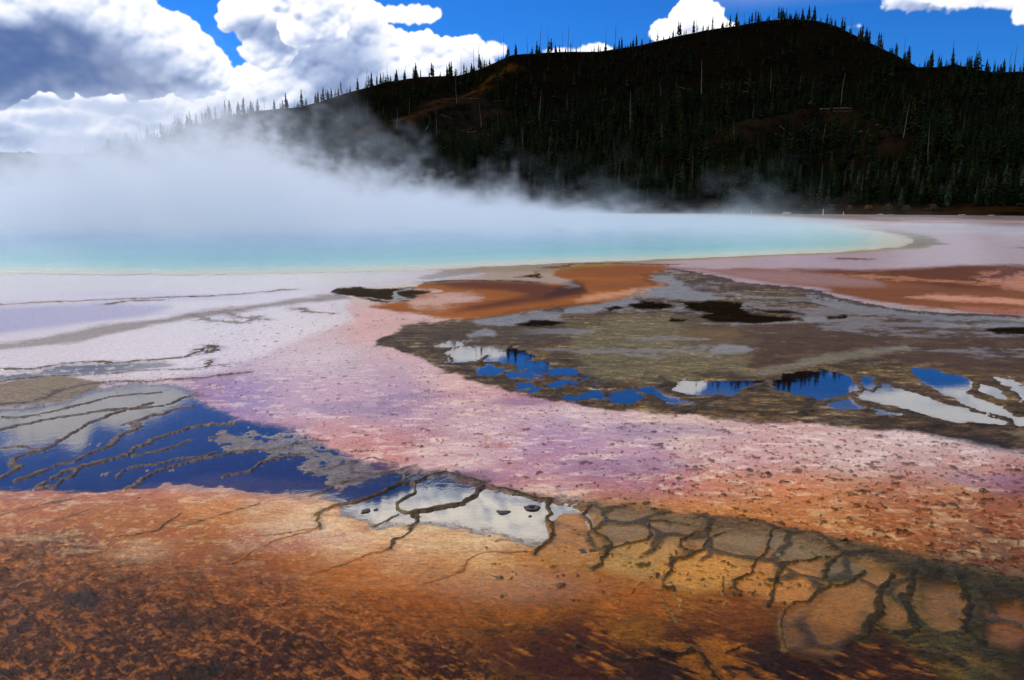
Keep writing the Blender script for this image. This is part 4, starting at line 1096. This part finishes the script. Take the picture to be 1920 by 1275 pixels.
def conifer_geo(seed, n_br, lean=0.0, sparse=0.0, fat=1.0):
    """unit-height conifer: (trunk verts, trunk faces), (crown verts, crown faces)"""
    r = random.Random(seed)
    tv, tf = [], []
    k = 5
    for z, rad in ((-.06, .016), (.25, .012), (.6, .008), (.97, .002)):
        for i in range(k):
            t = 2 * math.pi * i / k
            tv.append((rad * math.cos(t) + lean * z, rad * math.sin(t), z))
    for lv in range(3):
        for i in range(k):
            j = (i + 1) % k
            tf.append((lv * k + i, lv * k + j, (lv + 1) * k + j, (lv + 1) * k + i))
    cv, cf = [], []
    ph = r.uniform(0, 6)
    for i in range(n_br):
        u = (i + r.random()) / n_br
        z = .10 + .88 * u ** .9
        if r.random() < sparse * (1 - u): continue
        prof = (1 - z) ** .75 * .185 * fat * (1 + .22 * math.sin(z * 21 + ph)) * r.uniform(.55, 1.15) + .008
        if z < .22: prof *= .45 + z * 2.4
        t = i * 2.399 + r.uniform(-.5, .5)
        ct, st = math.cos(t), math.sin(t)
        drop = prof * r.uniform(.15, .6)
        wd = prof * r.uniform(.28, .46)
        up = prof * .22 + .008
        o = len(cv)
        cx = lean * z
        cv += [(cx + ct * prof * .05, st * prof * .05, z + up), (cx + ct * prof * .62 - st * wd, st * prof * .62 + ct * wd, z - drop * .5), (cx + ct * prof, st * prof, z - drop),
               (cx + ct * prof * .62 + st * wd, st * prof * .62 - ct * wd, z - drop * .5), (cx + ct * prof * .55, st * prof * .55, z - drop * 1.25 - .012)]
        cf += [(o, o + 1, o + 2), (o, o + 2, o + 3), (o, o + 4, o + 2)]
    o = len(cv)
    cv += [(lean + .008, 0, .93), (lean - .006, .006, .93), (lean - .004, -.007, .93), (lean, 0, 1.01)]
    cf += [(o, o + 1, o + 3), (o + 1, o + 2, o + 3), (o + 2, o, o + 3)]
    return (tv, tf), (cv, cf)


CON = []
for i in range(7):
    (tv, tf), (cv, cf) = conifer_geo(100 + i, 150, lean=rnd.uniform(-.03, .03), sparse=(0, 0, .3, .1, .5, 0, .2)[i], fat=(1.0, .8, .9, 1.15, .75, .95, .85)[i])
    root = bpy.data.objects.new("conifer", None); scene.collection.objects.link(root)
    new_mesh_obj("trunk", np.array(tv), tf, M_bark, root)
    new_mesh_obj("crown", np.array(cv), cf, M_needle if i % 3 else M_needle2, root, smooth=False)
    CON.append([root, False])


def copy_thing(o):
    c = o.copy(); scene.collection.objects.link(c)
    for ch in list(o.children):
        d = ch.copy(); scene.collection.objects.link(d); d.parent = c
    return c


def use_proto(lst, i):
    root, used = lst[i]
    if used: return copy_thing(root)
    lst[i][1] = True
    return root


def stand(a, t, h, lst, i, tiltx=0.0, tilty=0.0, slim=1.0):
    rf = np.interp(a, RF_A, RF_D); rr_ = np.interp(a, RR_A, RR_D)
    r = rf + t * (rr_ - rf)
    z = float(hill_z(a, r))
    o = use_proto(lst, i)
    o.location = (r * math.sin(a), r * math.cos(a), z - .05)
    o.scale = (h * slim, h * slim, h)
    o.rotation_euler = (tiltx, tilty, rnd.uniform(0, 6.28))
    return o


def place_words(x):
    for lim, wd in ((330, "left end of the ridge, above the steam"), (600, "low left shoulder of the ridge"), (740, "slope climbing right from the low shoulder"), (880, "thick row left of the ridge notch"),
                    (1000, "first rise of the ridge"), (1120, "level stretch of the ridge"), (1230, "second step of the ridge"), (1360, "stretch of ridge before the white cloud"), (1440, "last step left of the summit"),
                    (1540, "rounded summit"), (1640, "upper slope falling right of the summit"), (1720, "lower slope falling right of the summit"), (1800, "saddle right of the summit"), (5000, "low knoll at the far right")):
        if x < lim: return wd


# conifers standing on the skyline
sky_x = []
for (x0, x1, n) in ((185, 330, 5), (330, 430, 10), (430, 600, 20), (600, 665, 9), (668, 740, 6), (742, 880, 26), (880, 960, 10), (965, 1000, 4), (1005, 1085, 14), (1130, 1165, 7), (1175, 1215, 6), (1230, 1350, 12), (1358, 1425, 12),
                    (1430, 1535, 26), (1535, 1640, 20), (1640, 1722, 11), (1730, 1800, 9), (1805, 1925, 17)):
    for k in range(n): sky_x.append(x0 + (x1 - x0) * ((k + rnd.uniform(.0, 1.0)) / n if k % 3 == 0 else rnd.random() ** 1.2))
SKC = []
for x in sky_x:
    a = azel(x, 200)[0]
    h = rnd.choice([rnd.uniform(2.8, 5.0), rnd.uniform(4, 7), rnd.uniform(5, 8), rnd.uniform(7.0, 9.8)])
    if x > 1700: h *= .9
    o = stand(a, rnd.uniform(.975, 1.0), h, CON, rnd.randrange(7), slim=rnd.uniform(.85, 1.1))
    big = h > 7
    o['category'] = 'conifer'; SKC.append((x, o, 'tall' if big else 'small'))
    o['group'] = f"{'tall' if big else 'small'} skyline conifers, {place_words(x)}"

# conifers at the foot of the hill, the nearest ones
FTC = []
for k in range(92):
    x = 700 + 1240 * (k + rnd.random()) / 92
    a = azel(x, 380)[0]; t = rnd.uniform(.02, .16)
    h = rnd.uniform(4.5, 9.0)
    o = stand(a, t, h, CON, rnd.randrange(7), slim=rnd.uniform(.85, 1.15))
    wd = ("at the hill's foot behind drifting steam" if x < 1000 else "at the hill's foot behind thin steam" if x < 1200 else "at the hill's foot beyond turquoise water" if x < 1450 else "at the hill's foot under the pale spur" if x < 1680 else "at the hill's foot in deep shade")
    sz = 'tall' if h > 7.2 else 'short' if h < 5.6 else 'middling'
    o['category'] = 'conifer'; FTC.append((x, o, sz, wd))
    o['group'] = f"{sz} conifers {wd}"

# the rest of the forest: thousands of small trees read as one mass
VAR = [conifer_geo(300 + i, 46, sparse=.1, fat=(1.0, 1.15, .85, 1.0)[i % 4]) for i in range(8)]
nf = 11500
fx = rs.uniform(60, 2150, nf * 3); ft = rs.uniform(.03, 1.0, nf * 3) ** 1.0
fa_ = np.array([azel(x, 300)[0] for x in fx])
frr = np.interp(fa_, RF_A, RF_D) + ft * (np.interp(fa_, RR_A, RR_D) - np.interp(fa_, RF_A, RF_D))
fX, fY = frr * np.sin(fa_), frr * np.cos(fa_)
fn = 1.3 * fbm(fX, fY, .045, 4, .55, 81)
bare = np.clip(sstep(.58, .8, ft) * sstep(940, 1040, fx) * sstep(1720, 1600, fx) * .58 * (1 - .8 * sstep(.9, .97, ft)) + np.exp(-(line_dist(fX, fY, SPW[0]) / 9) ** 2) + .85 * np.exp(-(line_dist(fX, fY, SPW[1]) / 13) ** 2), 0, 1)
fu, fvv = project(fX, fY, hill_z(fa_, frr))
bare = np.clip(bare + sstep(1.0, .6, np.hypot((fu - 870) / 100, (fvv - 222) / 55)) * .75 , 0, 1)
dn = np.clip(.75 + .9 * fn, 0.08, 1) * (1 - bare) * np.where(ft < .55, 1, .75)
keep = np.nonzero(rs.rand(len(dn)) < dn)[0][:nf]
fz_ = hill_z(fa_[keep], frr[keep])
allv, allf, allc = [], [], []
off = 0
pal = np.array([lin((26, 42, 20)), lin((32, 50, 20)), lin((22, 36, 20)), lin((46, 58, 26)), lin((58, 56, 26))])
per = [[] for _ in VAR]
for n_i, q in enumerate(keep): per[n_i % 8].append((n_i, q))
for vi, (_, (cv, cf)) in enumerate(VAR):
    ids = per[vi]
    cv = np.array(cv, np.float32); cf = np.array(cf, np.int32)
    m_ = len(ids); qi = np.array([q for _, q in ids]); ni = np.array([n for n, _ in ids])
    h = np.clip(rs.lognormal(1.55, .42, m_), 1.8, 11) * np.where(ft[qi] > .6, .8, 1.0) * (1 + .35 * fbm(fX[qi], fY[qi], .03, 2, .5, 83))
    rot = rs.uniform(0, 6.28, m_); c_, s_ = np.cos(rot), np.sin(rot)
    sl = rs.uniform(.8, 1.6, m_) * h ** .85 * 1.3
    vx = (cv[None, :, 0] * c_[:, None] - cv[None, :, 1] * s_[:, None]) * sl[:, None] + fX[qi][:, None]
    vy = (cv[None, :, 0] * s_[:, None] + cv[None, :, 1] * c_[:, None]) * sl[:, None] + fY[qi][:, None]
    vz = cv[None, :, 2] * h[:, None] + fz_[ni][:, None] - .3
    allv.append(np.stack([vx, vy, vz], -1).reshape(-1, 3))
    allf.append((cf[None] + (np.arange(m_) * len(cv))[:, None, None]).reshape(-1, 3) + off)
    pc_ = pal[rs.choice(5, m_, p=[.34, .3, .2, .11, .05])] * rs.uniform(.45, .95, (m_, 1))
    allc.append(np.repeat(pc_, len(cv), 0))
    off += m_ * len(cv)
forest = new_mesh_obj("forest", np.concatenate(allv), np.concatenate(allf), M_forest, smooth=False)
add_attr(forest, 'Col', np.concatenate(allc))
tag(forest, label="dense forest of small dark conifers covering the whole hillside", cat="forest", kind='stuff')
del allv, allf, allc


# dead standing trunks
def snag_geo(seed, nb):
    r = random.Random(seed)
    v, f = [], []

    def limb(p0, p1, r0, r1, k=5):
        d = Vector(p1) - Vector(p0); q = d.to_track_quat('Z', 'Y'); o = len(v)
        for c0, rad in ((p0, r0), (p1, r1)):
            for i in range(k):
                t = 2 * math.pi * i / k
                v.append(tuple(Vector(c0) + q @ Vector((rad * math.cos(t), rad * math.sin(t), 0))))
        for i in range(k):
            j = (i + 1) % k
            f.append((o + i, o + j, o + k + j, o + k + i))
        f.append(tuple(range(o + k, o + 2 * k)))
    pts = [(0, 0, -.03)] + [(r.uniform(-.008, .008), r.uniform(-.008, .008), z) for z in (.25, .5, .75)] + [(r.uniform(-.012, .012), 0, 1.0)]
    rad = [.0125, .0105, .0085, .006, .0025]
    for i in range(4): limb(pts[i], pts[i + 1], rad[i], rad[i + 1])
    tr = (v, f)
    v, f = [], []
    for i in range(nb):
        z = r.uniform(.35, .95); t = r.uniform(0, 6.28); ln = r.uniform(.02, .07) * (1.25 - z)
        limb((0, 0, z), (ln * math.cos(t), ln * math.sin(t), z + r.uniform(-.4, .3) * ln), .003, .0015, 3)
    return tr, (v, f)  # the stubs


SNG = []
for i in range(5):
    (tv, tf), (bv, bf) = snag_geo(500 + i, (6, 26, 3, 14, 40)[i])
    root = bpy.data.objects.new("dead_tree", None); scene.collection.objects.link(root)
    new_mesh_obj("trunk", np.array(tv), tf, M_dead, root)
    new_mesh_obj("crown", np.array(bv), bf, M_dead, root)
    SNG.append([root, False])
def nth(k):
    return ORD[k] if k < 20 else ('twenty-' + ORD[k - 20] if k < 29 else 'thirtieth' if k == 29 else 'thirty-' + ORD[k - 30])


ORD = ("first second third fourth fifth sixth seventh eighth ninth tenth eleventh twelfth thirteenth fourteenth fifteenth sixteenth seventeenth eighteenth nineteenth twentieth").split()
skys = [(152, 250, 0), (165, 268, 2), (190, 256, 4), (214, 250, 1), (232, 244, 2), (245, 240, 0), (258, 228, 4), (275, 238, 2), (286, 240, 0), (376, 206, 0), (393, 200, 1), (402, 203, 3), (408, 200, 2), (496, 182, 1), (525, 186, 2), (552, 190, 0), (598, 172, 0), (658, 152, 2), (688, 126, 0),
        (697, 138, 3), (709, 132, 2), (728, 118, 0), (762, 122, 2), (838, 118, 0), (866, 100, 2), (889, 84, 0), (897, 70, 1), (906, 98, 2), (944, 62, 2), (989, 66, 0), (1012, 48, 1), (1026, 54, 3), (1039, 72, 2), (1053, 56, 0), (1063, 46, 2), (1071, 72, 0), (1087, 70, 2), (1134, 52, 0), (1151, 42, 4),
        (1206, 62, 2), (1300, 30, 0), (1375, 6, 2), (1387, 22, 0), (1440, 14, 2), (1469, 22, 0), (1568, 26, 3), (1587, 30, 0), (1604, 56, 2), (1620, 52, 0), (1640, 66, 3), (1646, 62, 2), (1686, 70, 0), (1699, 88, 2), (1728, 104, 4), (1750, 98, 2), (1757, 100, 3), (1776, 74, 4), (1819, 80, 3), (1884, 94, 1),
        (1893, 80, 0), (1909, 92, 2), (1914, 88, 0)]
n_s = len(skys); SNL = []
for i, (x, yt, kd) in enumerate(skys):
    a = azel(x, 200)[0]; ee = float(np.interp(a, SK_A, SK_E)); t = .99
    rr_ = float(np.interp(a, RR_A, RR_D))
    h = max(5.0, rr_ * (math.tan(azel(x, yt)[1]) - math.tan(ee)))
    o = stand(a, t, h, SNG, kd, rnd.uniform(-.05, .05), rnd.uniform(-.06, .06), slim=rnd.uniform(.8, 1.1) * max(1.0, 14 / h) ** .5)
    idx = i if i < n_s / 2 else n_s - 1 - i
    word = (ORD[idx] if idx < 20 else ("twenty-" + ORD[idx - 20] if idx < 29 else "thirtieth" if idx == 29 else "thirty-first"))
    side = 'left' if i < n_s / 2 else 'right'
    o['label'] = f"bare dead trunk against the sky, {word} from the {side}"
    o['category'] = 'dead tree'; o['group'] = 'bare dead trunks standing along the skyline'
    SNL.append((x, f"{word} bare trunk from the {side}"))
# name each skyline conifer by the bare trunk nearest to it
cells = {}
for x, o, sz in SKC:
    j = min(range(n_s), key=lambda q: abs(SNL[q][0] - x))
    cells.setdefault((j, 'left' if x < SNL[j][0] else 'right'), []).append((abs(SNL[j][0] - x), x, o, sz))
for (j, sd_), lst_ in cells.items():
    lst_.sort(key=lambda q: q[0])
    for k_, (_, x, o, sz) in enumerate(lst_):
        pre = f"{sz} skyline conifer, " + (f"nearest {sd_} of the " if k_ == 0 else f"{nth(k_)} {sd_} of the ")
        o['label'] = pre + SNL[j][1]
cells = {}
for q in FTC: cells.setdefault((q[2], q[3]), []).append(q)
for (sz, wd), lst_ in cells.items():
    lst_.sort(key=lambda q: q[0])
    for k_, q in enumerate(lst_):
        q[1]['label'] = f"{nth(k_)} {sz} green conifer from the left, {wd}"
slope = [(1010, .55, 15), (1062, .60, 9), (1180, .45, 17), (1243, .30, 13), (1236, .62, 10), (1310, .62, 18), (1437, .60, 12), (1490, .62, 9), (1505, .32, 9), (1568, .55, 15), (1160, .06, 13), (1108, .05, 9), (1216, .10, 8), (1300, .12, 9), (1540, .28, 9),
         (1545, .10, 8), (1620, .05, 8), (1690, .30, 12), (1740, .25, 12), (820, .50, 12), (770, .62, 9), (858, .70, 13), (903, .60, 12), (935, .42, 11), (980, .30, 11), (745, .45, 10), (1375, .25, 9), (1405, .45, 9), (1800, .35, 9), (690, .72, 10), (1030, .2, 9), (1080, .3, 10)]
cells = {}
for i, (x, t, h) in enumerate(slope):
    o = stand(azel(x, 300)[0], t, h, SNG, (0, 2, 0, 3, 2)[i % 5], rnd.uniform(-.08, .08), rnd.uniform(-.12, .12), slim=1.2)
    wd = ("behind the drifting steam" if x < 700 else "beside the golden spur" if x < 900 else "below the level ridge" if x < 1130 else "in the green middle slope" if x < 1400 else "around the pale spur" if x < 1660 else "in the dark right-hand slope")
    ht_ = 'high on the hill' if t > .5 else 'halfway up' if t > .22 else 'near the foot'
    cells.setdefault((ht_, wd), []).append((x, o)); o['category'] = 'dead tree'; o['group'] = f"grey dead trunks {ht_}, {wd}"

for (ht_, wd), lst_ in cells.items():
    for k_, (x, o) in enumerate(sorted(lst_, key=lambda q: q[0])):
        o['label'] = (f"{nth(k_)} " if len(lst_) > 1 else '') + f"grey trunk {'from left ' if len(lst_) > 1 else ''}{ht_}, {wd}"
# fallen logs on the slope
cells = {}
lv, lf = [], []
for s_i in range(7):
    z = s_i / 6
    for i in range(6):
        t = 2 * math.pi * i / 6
        rad = .022 * (1 - .6 * z) * (1 + .12 * math.sin(5 * z + i))
        lv.append((rad * math.cos(t) + .012 * math.sin(z * 7), rad * math.sin(t), z))
for s_i in range(6):
    for i in range(6):
        j = (i + 1) % 6; lf.append((s_i * 6 + i, s_i * 6 + j, s_i * 6 + 6 + j, s_i * 6 + 6 + i))
lf += [tuple(range(5, -1, -1)), tuple(range(36, 42))]
log0 = new_mesh_obj("fallen_log", np.array(lv), lf, M_log)
first = True
logs = [(800, .52, 11, 80), (845, .36, 9, 10), (842, .40, 8, -12), (875, .45, 7, 22), (895, .52, 8, -8), (862, .55, 7, 30), (910, .46, 8, 5), (828, .62, 6, 15), (955, .55, 7, -14), (1008, .62, 6, 60), (1035, .48, 10, 62), (1055, .50, 7, -30), (1110, .47, 9, 64), (965, .35, 6, -50),
        (1020, .35, 6, -25), (1115, .64, 7, 20), (1290, .66, 9, -25), (1345, .68, 7, 12), (1400, .6, 8, -18), (1215, .6, 6, 40), (1530, .465, 12, 4), (1555, .46, 8, 0), (1590, .50, 7, -6), (1500, .38, 6, 48), (1605, .34, 12, 55), (1660, .38, 6, 50), (1480, .33, 6, -40), (1690, .42, 6, 8),
        (1450, .3, 7, 30), (1385, .68, 9, 38), (925, .72, 6, 12), (880, .74, 6, 25)]
for i, (x, t, ln, ang) in enumerate(logs):
    a = azel(x, 300)[0]; rf = np.interp(a, RF_A, RF_D); rr_ = np.interp(a, RR_A, RR_D); r = rf + t * (rr_ - rf)
    o = log0 if first else log0.copy()
    if not first: scene.collection.objects.link(o)
    first = False
    p0 = Vector((r * math.sin(a), r * math.cos(a), 0)); p0.z = float(hill_z(a, r)) + .25
    an = math.radians(ang); ex = math.cos(an) * ln; up = abs(math.sin(an)) * ln
    right = Vector((math.cos(a), -math.sin(a), 0)); fwd_ = Vector((math.sin(a), math.cos(a), 0))
    p1 = p0 + right * ex * (1 if ang >= 0 else -1) + fwd_ * up
    a1 = math.atan2(p1.x, p1.y); r1 = math.hypot(p1.x, p1.y); p1.z = float(hill_z(a1, r1)) + .3
    d = p1 - p0
    o.location = p0; o.rotation_euler = d.to_track_quat('Z', 'Y').to_euler(); o.scale = (ln * .75, ln * .75, d.length)
    wd = ("on the bare grey slope by the golden spur" if x < 930 else "on the slope under the level ridge" if x < 1130 else "on the brown slope below the summit" if x < 1420 else "on the pale spur below the summit")
    lay = 'steeply' if abs(ang) > 40 else 'level' if abs(ang) < 13 else 'aslant'
    cells.setdefault((lay, wd), []).append((x, o)); o['category'] = 'log'; o['group'] = f"fallen logs lying {lay} {wd}"

for (lay, wd), lst_ in cells.items():
    for k_, (x, o) in enumerate(sorted(lst_, key=lambda q: q[0])):
        o['label'] = (f"{nth(k_)} " if len(lst_) > 1 else '') + f"pale log {'from left ' if len(lst_) > 1 else ''}lying {lay} {wd}"

# marker stakes, pale stones and autumn bushes along the far edge of the flats
def far_xy(x, y): return ground_pt(x, y)


sv = [(-.5, -.5, -.2), (.5, -.5, -.2), (.5, .5, -.2), (-.5, .5, -.2), (-.45, -.45, .9), (.45, -.45, .9), (.45, .45, .9), (-.45, .45, .9), (0, 0, 1.0)]
sf = [(0, 1, 5, 4), (1, 2, 6, 5), (2, 3, 7, 6), (3, 0, 4, 7), (4, 5, 8), (5, 6, 8), (6, 7, 8), (7, 4, 8)]
st0 = new_mesh_obj("marker_stake", np.array(sv), sf, M_stake, smooth=False)
STK = [(1357, 403.2, .9), (1375, 403.4, .8), (1409, 403, 1.3), (1543, 404.6, 1.7), (1581, 403.6, .9), (1316, 403.4, .7)]
for i, (x, y, h) in enumerate(STK):
    o = st0 if i == 0 else st0.copy()
    if i: scene.collection.objects.link(o)
    gx_, gy_ = far_xy(x, y); o.location = (gx_, gy_, 0); o.scale = (.14, .14, h)
    o['label'] = f"small white stake on the far flats, {ORD[i if i < 5 else 0] if False else ['second from the left', 'third from the left', 'fourth from the left', 'tallest of them, below the pale spur', 'rightmost of the row', 'leftmost of the row'][i]}"
    o['category'] = 'stake'; o['group'] = 'white stakes along the far flats'


def stone_mesh(seed, flat=.6):
    r = random.Random(seed); import bmesh
    bm = bmesh.new(); bmesh.ops.create_icosphere(bm, subdivisions=3, radius=1)
    for v in bm.verts:
        n = 1 + .22 * math.sin(v.co.x * 3.1 + seed) * math.cos(v.co.y * 4.3 + seed * 2) + .12 * math.sin(v.co.z * 7 + v.co.x * 6) + r.uniform(-.05, .05)
        v.co *= n; v.co.z *= flat
    me = bpy.data.meshes.new("stone"); bm.to_mesh(me); bm.free()
    return me


for i, (x, y, s_, lb) in enumerate([(1281, 402.6, 1.1, "pale boulder on the far shore where the steam thins out"), (1272, 402.8, .7, "small pale stone just left of a boulder on the far shore"), (1458, 403.4, .9, "low pale stone on the far flats left of the white pointed stone"),
                                    (1475, 403.2, 1.5, "white pointed stone on the far flats, the largest there"), (1650, 404.4, 1.4, "flat pale stone on the far flats beneath the pale spur"), (1672, 404.6, 1.0, "small flat stone right of a bigger flat one on the far flats"),
                                    (1803, 405, 1.2, "low pale stone far right before the black forest"), (1858, 405.6, 1.0, "rightmost pale stone before the black forest")]):
    me = stone_mesh(i, .5 if i != 3 else 1.0); me.materials.append(M_stone)
    for p_ in me.polygons: p_.use_smooth = True
    o = bpy.data.objects.new("stone", me); scene.collection.objects.link(o)
    gx_, gy_ = far_xy(x, y); o.location = (gx_, gy_, .1); o.scale = (s_ * .8, s_ * .5, s_ * .45)
    tag(o, lb, 'stone', 'pale stones along the far flats')


def bush_geo(seed, n=130):
    r = random.Random(seed); v, f = [], []
    for i in range(n):
        t = r.uniform(0, 6.28); z = r.random(); q = math.sqrt(r.random()) * (1 - .55 * z) * (1 + .3 * math.sin(3 * t + seed))
        c = Vector((q * math.cos(t), q * math.sin(t), z * 1.1)); s_ = r.uniform(.08, .2)
        n_ = Vector((r.uniform(-1, 1), r.uniform(-1, 1), r.uniform(-1, 1))).normalized().to_track_quat('Z', 'Y')
        o = len(v)
        for k in range(4):
            v.append(tuple(c + n_ @ Vector((s_ * math.cos(k * 1.57), s_ * .6 * math.sin(k * 1.57), 0))))
        f.append((o, o + 1, o + 2, o + 3))
    return v, f


BPX = [(1594, 398.5, 1.2, 0), (1628, 398, 1.3, 0), (1240, 396, 1.6, 1), (1208, 396, 1.4, 1), (1270, 397, 1.2, 1), (1560, 398, 1.5, 1), (1665, 399, 1.6, 1), (1700, 399, 1.3, 1), (1420, 398, 1.4, 1), (1340, 397, 1.5, 1), (1510, 399, 1.3, 1), (1750, 400, 1.5, 1), (1180, 396, 1.2, 1)]
blabs = ["orange autumn bush at the foot of the dark hill", "rust-brown bush right of the orange one at the hill's foot"] + [f"low yellow-brown bush at the forest edge, {q}" for q in
         ("above the thin steam", "left of the pair above the thin steam", "right of the thin steam", "just left of the orange bush", "right of the rust-brown bush", "in the shade below the dark slope", "left of the white pointed stone", "above the small white stakes", "between the pointed stone and the tallest stake",
          "farthest right in the black shade", "leftmost at the steam's end")]
bm_ = {}
for i, (x, y, s_, kd) in enumerate(BPX):
    v, f = bush_geo(40 + i)
    o = new_mesh_obj("bush", np.array(v), f, M_shrub if kd == 0 else M_shrub2, smooth=False)
    a = azel(x, 380)[0]; r = float(np.interp(a, RF_A, RF_D)) + 2.5
    o.location = (r * math.sin(a), r * math.cos(a), float(hill_z(a, r)) - .1); o.scale = (s_, s_, s_ * .9)
    tag(o, blabs[i], 'bush', 'bushes along the forest edge')

# lumps of crust lying in the mirror-like terrace pool
for (x, y, s_, fl, lb) in [(686, 959, .05, .5, "dark rounded mineral lump in the reflecting terrace pool, leftmost"), (705, 956, .028, .4, "tiny crust lump right of the rounded one in the terrace pool"), (946, 961, .055, .35, "long flat crust lump in the middle of the reflecting pool"),
                           (935, 959, .03, .3, "small tail piece beside the long flat crust lump"), (994, 968, .022, .5, "tiny dark lump below the crust ring"), (1092, 1034, .045, .4, "dark crust lump in the orange terrace basin"), (1112, 1033, .04, .5, "second dark lump to the right in the orange basin"),
                           (262, 944 - 10, .03, .5, "dark pebble on the salmon mat below the blue pool"), (906, 896, .035, .6, "black pebble on the rim above the terraces")]:
    me = stone_mesh(int(x), fl); me.materials.append(M_crust)
    for p_ in me.polygons: p_.use_smooth = True
    o = bpy.data.objects.new("mineral_lump", me); scene.collection.objects.link(o)
    gx_, gy_ = ground_pt(x, y); o.location = (gx_, gy_, .0); o.scale = (s_ * .9, s_ * .65, s_ * .45); o.rotation_euler = (0, 0, x)
    tag(o, lb, 'mineral lump', 'crust lumps in the terrace pools')
tv_, tf_ = [], []
for i in range(28):
    t = 2 * math.pi * i / 28
    for j in range(8):
        q = 2 * math.pi * j / 8; rr_ = .062 + .028 * math.cos(q) * (1 + .25 * math.sin(5 * t)) + .006 * math.sin(9 * t)
        tv_.append((rr_ * 1.15 * math.cos(t), rr_ * math.sin(t), .016 * math.sin(q) * (1 + .3 * math.sin(7 * t)) + .004))
        tf_.append((i * 8 + j, ((i + 1) % 28) * 8 + j, ((i + 1) % 28) * 8 + (j + 1) % 8, i * 8 + (j + 1) % 8))
ring = new_mesh_obj("mineral_ring", np.array(tv_), tf_, M_crust)
gx_, gy_ = ground_pt(998, 953); ring.location = (gx_, gy_, 0); ring.scale = (.6, .6, .7)
tag(ring, "dark doughnut-shaped crust ring in the reflecting terrace pool", "crust ring")

# ------------------------------------------------------------------ steam drifting over the spring (a voxel fog, filled once)
BX0, BX1, BY0, BY1, BZ1 = -190.0, 60.0, 34.0, 225.0, 24.0
ng = bpy.data.node_groups.new("steam_bank", 'GeometryNodeTree')
ng.interface.new_socket("Geometry", in_out='INPUT', socket_type='NodeSocketGeometry')
ng.interface.new_socket("Geometry", in_out='OUTPUT', socket_type='NodeSocketGeometry')
g = NT(ng)
gi = g.n('NodeGroupInput'); go = g.n('NodeGroupOutput')
pos = g.n('GeometryNodeInputPosition').outputs[0]
px_, py_, pz_ = g.sep(pos)
# the wind leans the wisps, and curls them
wv = g.noise(g.vmath('MULTIPLY', pos, (1, 1, 1.2)), .09, 3, .55, 0, col=True)
wv = g.vmath('SCALE', g.vmath('SUBTRACT', wv, (.5, .5, .5)), 14.0)
pw_ = g.vmath('ADD', pos, wv)
n_big = g.noise(g.vmath('MULTIPLY', pw_, (1, .8, 1.0)), .075, 2, .5)
n_mid = g.noise(g.vmath('MULTIPLY', pw_, (1, .7, 1.1)), .32, 6, .66)
# height of the bank, tall on the left and thinning to nothing on the right
xn = g.math('ADD', px_, g.math('MULTIPLY', g.math('SUBTRACT', py_, 100.0), .25))
fc = g.n('ShaderNodeFloatCurve')
cv = fc.mapping.curves[0]
HPTS = [(-190, 3.0), (-95, 3.4), (-75, 5.2), (-60, 8.6), (-48, 12.0), (-40, 16.0), (-34, 13.5), (-28, 8.6), (-20, 6.4), (-10, 4.6), (0, 3.0), (12, 1.8), (24, .9), (36, .3), (60, .02)]
pts2 = [((x - BX0) / (BX1 - BX0), h / BZ1) for x, h in HPTS]
cv.points[0].location = pts2[0]; cv.points[1].location = pts2[-1]
for q in pts2[1:-1]: cv.points.new(*q)
fc.mapping.update()
g.put(fc.inputs['Value'], g.math('DIVIDE', g.math('SUBTRACT', xn, BX0), BX1 - BX0))
Hs_ = g.math('MULTIPLY', fc.outputs[0], BZ1)
zr = g.math('DIVIDE', pz_, g.math('ADD', Hs_, .15))
e = g.math('ADD', g.math('MULTIPLY', g.math('SUBTRACT', n_mid, .5), 6.0), g.math('MULTIPLY', g.math('SUBTRACT', n_big, .5), 3.2))
body_ = g.rng(g.math('SUBTRACT', g.math('ADD', e, .62), zr), 0.0, 0.38)
low = g.rng(zr, 1.0, .25)
dens = g.math('MULTIPLY', body_, g.math('MULTIPLY_ADD', low, .75, .5))
front = g.math('MULTIPLY', g.rng(g.math('ADD', py_, g.math('MULTIPLY', g.math('SUBTRACT', n_big, .5), 18.0)), 34.0, 96.0), g.rng(py_, 222.0, 190.0))
sides = g.math('MULTIPLY', g.rng(px_, BX0, BX0 + 15), g.rng(px_, BX1, BX1 - 12))
dens = g.math('MULTIPLY', dens, g.math('MULTIPLY', front, sides))
dens = g.math('MULTIPLY', dens, g.rng(pz_, BZ1, BZ1 - 5))
vc = g.n('GeometryNodeVolumeCube')
g.put(vc.inputs['Density'], dens)
vc.inputs['Min'].default_value = (BX0, BY0, .02)
vc.inputs['Max'].default_value = (BX1, BY1, BZ1)
vc.inputs['Resolution X'].default_value = 420
vc.inputs['Resolution Y'].default_value = 260
vc.inputs['Resolution Z'].default_value = 64
ms = g.n('GeometryNodeSetMaterial')
M_steam, gs = material("steam")
pv = gs.n('ShaderNodeVolumePrincipled')
pv.inputs['Color'].default_value = (.90, .95, 1.0, 1)
pv.inputs['Density'].default_value = .14
pv.inputs['Anisotropy'].default_value = .35
finish(gs, pv.outputs[0], vol=True)
ms.inputs['Material'].default_value = M_steam
ng.links.new(vc.outputs[0], ms.inputs[0]); ng.links.new(ms.outputs[0], go.inputs[0])
sm = bpy.data.meshes.new("steam"); sm.materials.append(M_steam)
steam = bpy.data.objects.new("steam", sm); scene.collection.objects.link(steam)
mod = steam.modifiers.new("steam_bank", 'NODES'); mod.node_group = ng
tag(steam, label="white steam bank rising off the turquoise hot spring and drifting left", cat="steam", kind='stuff')
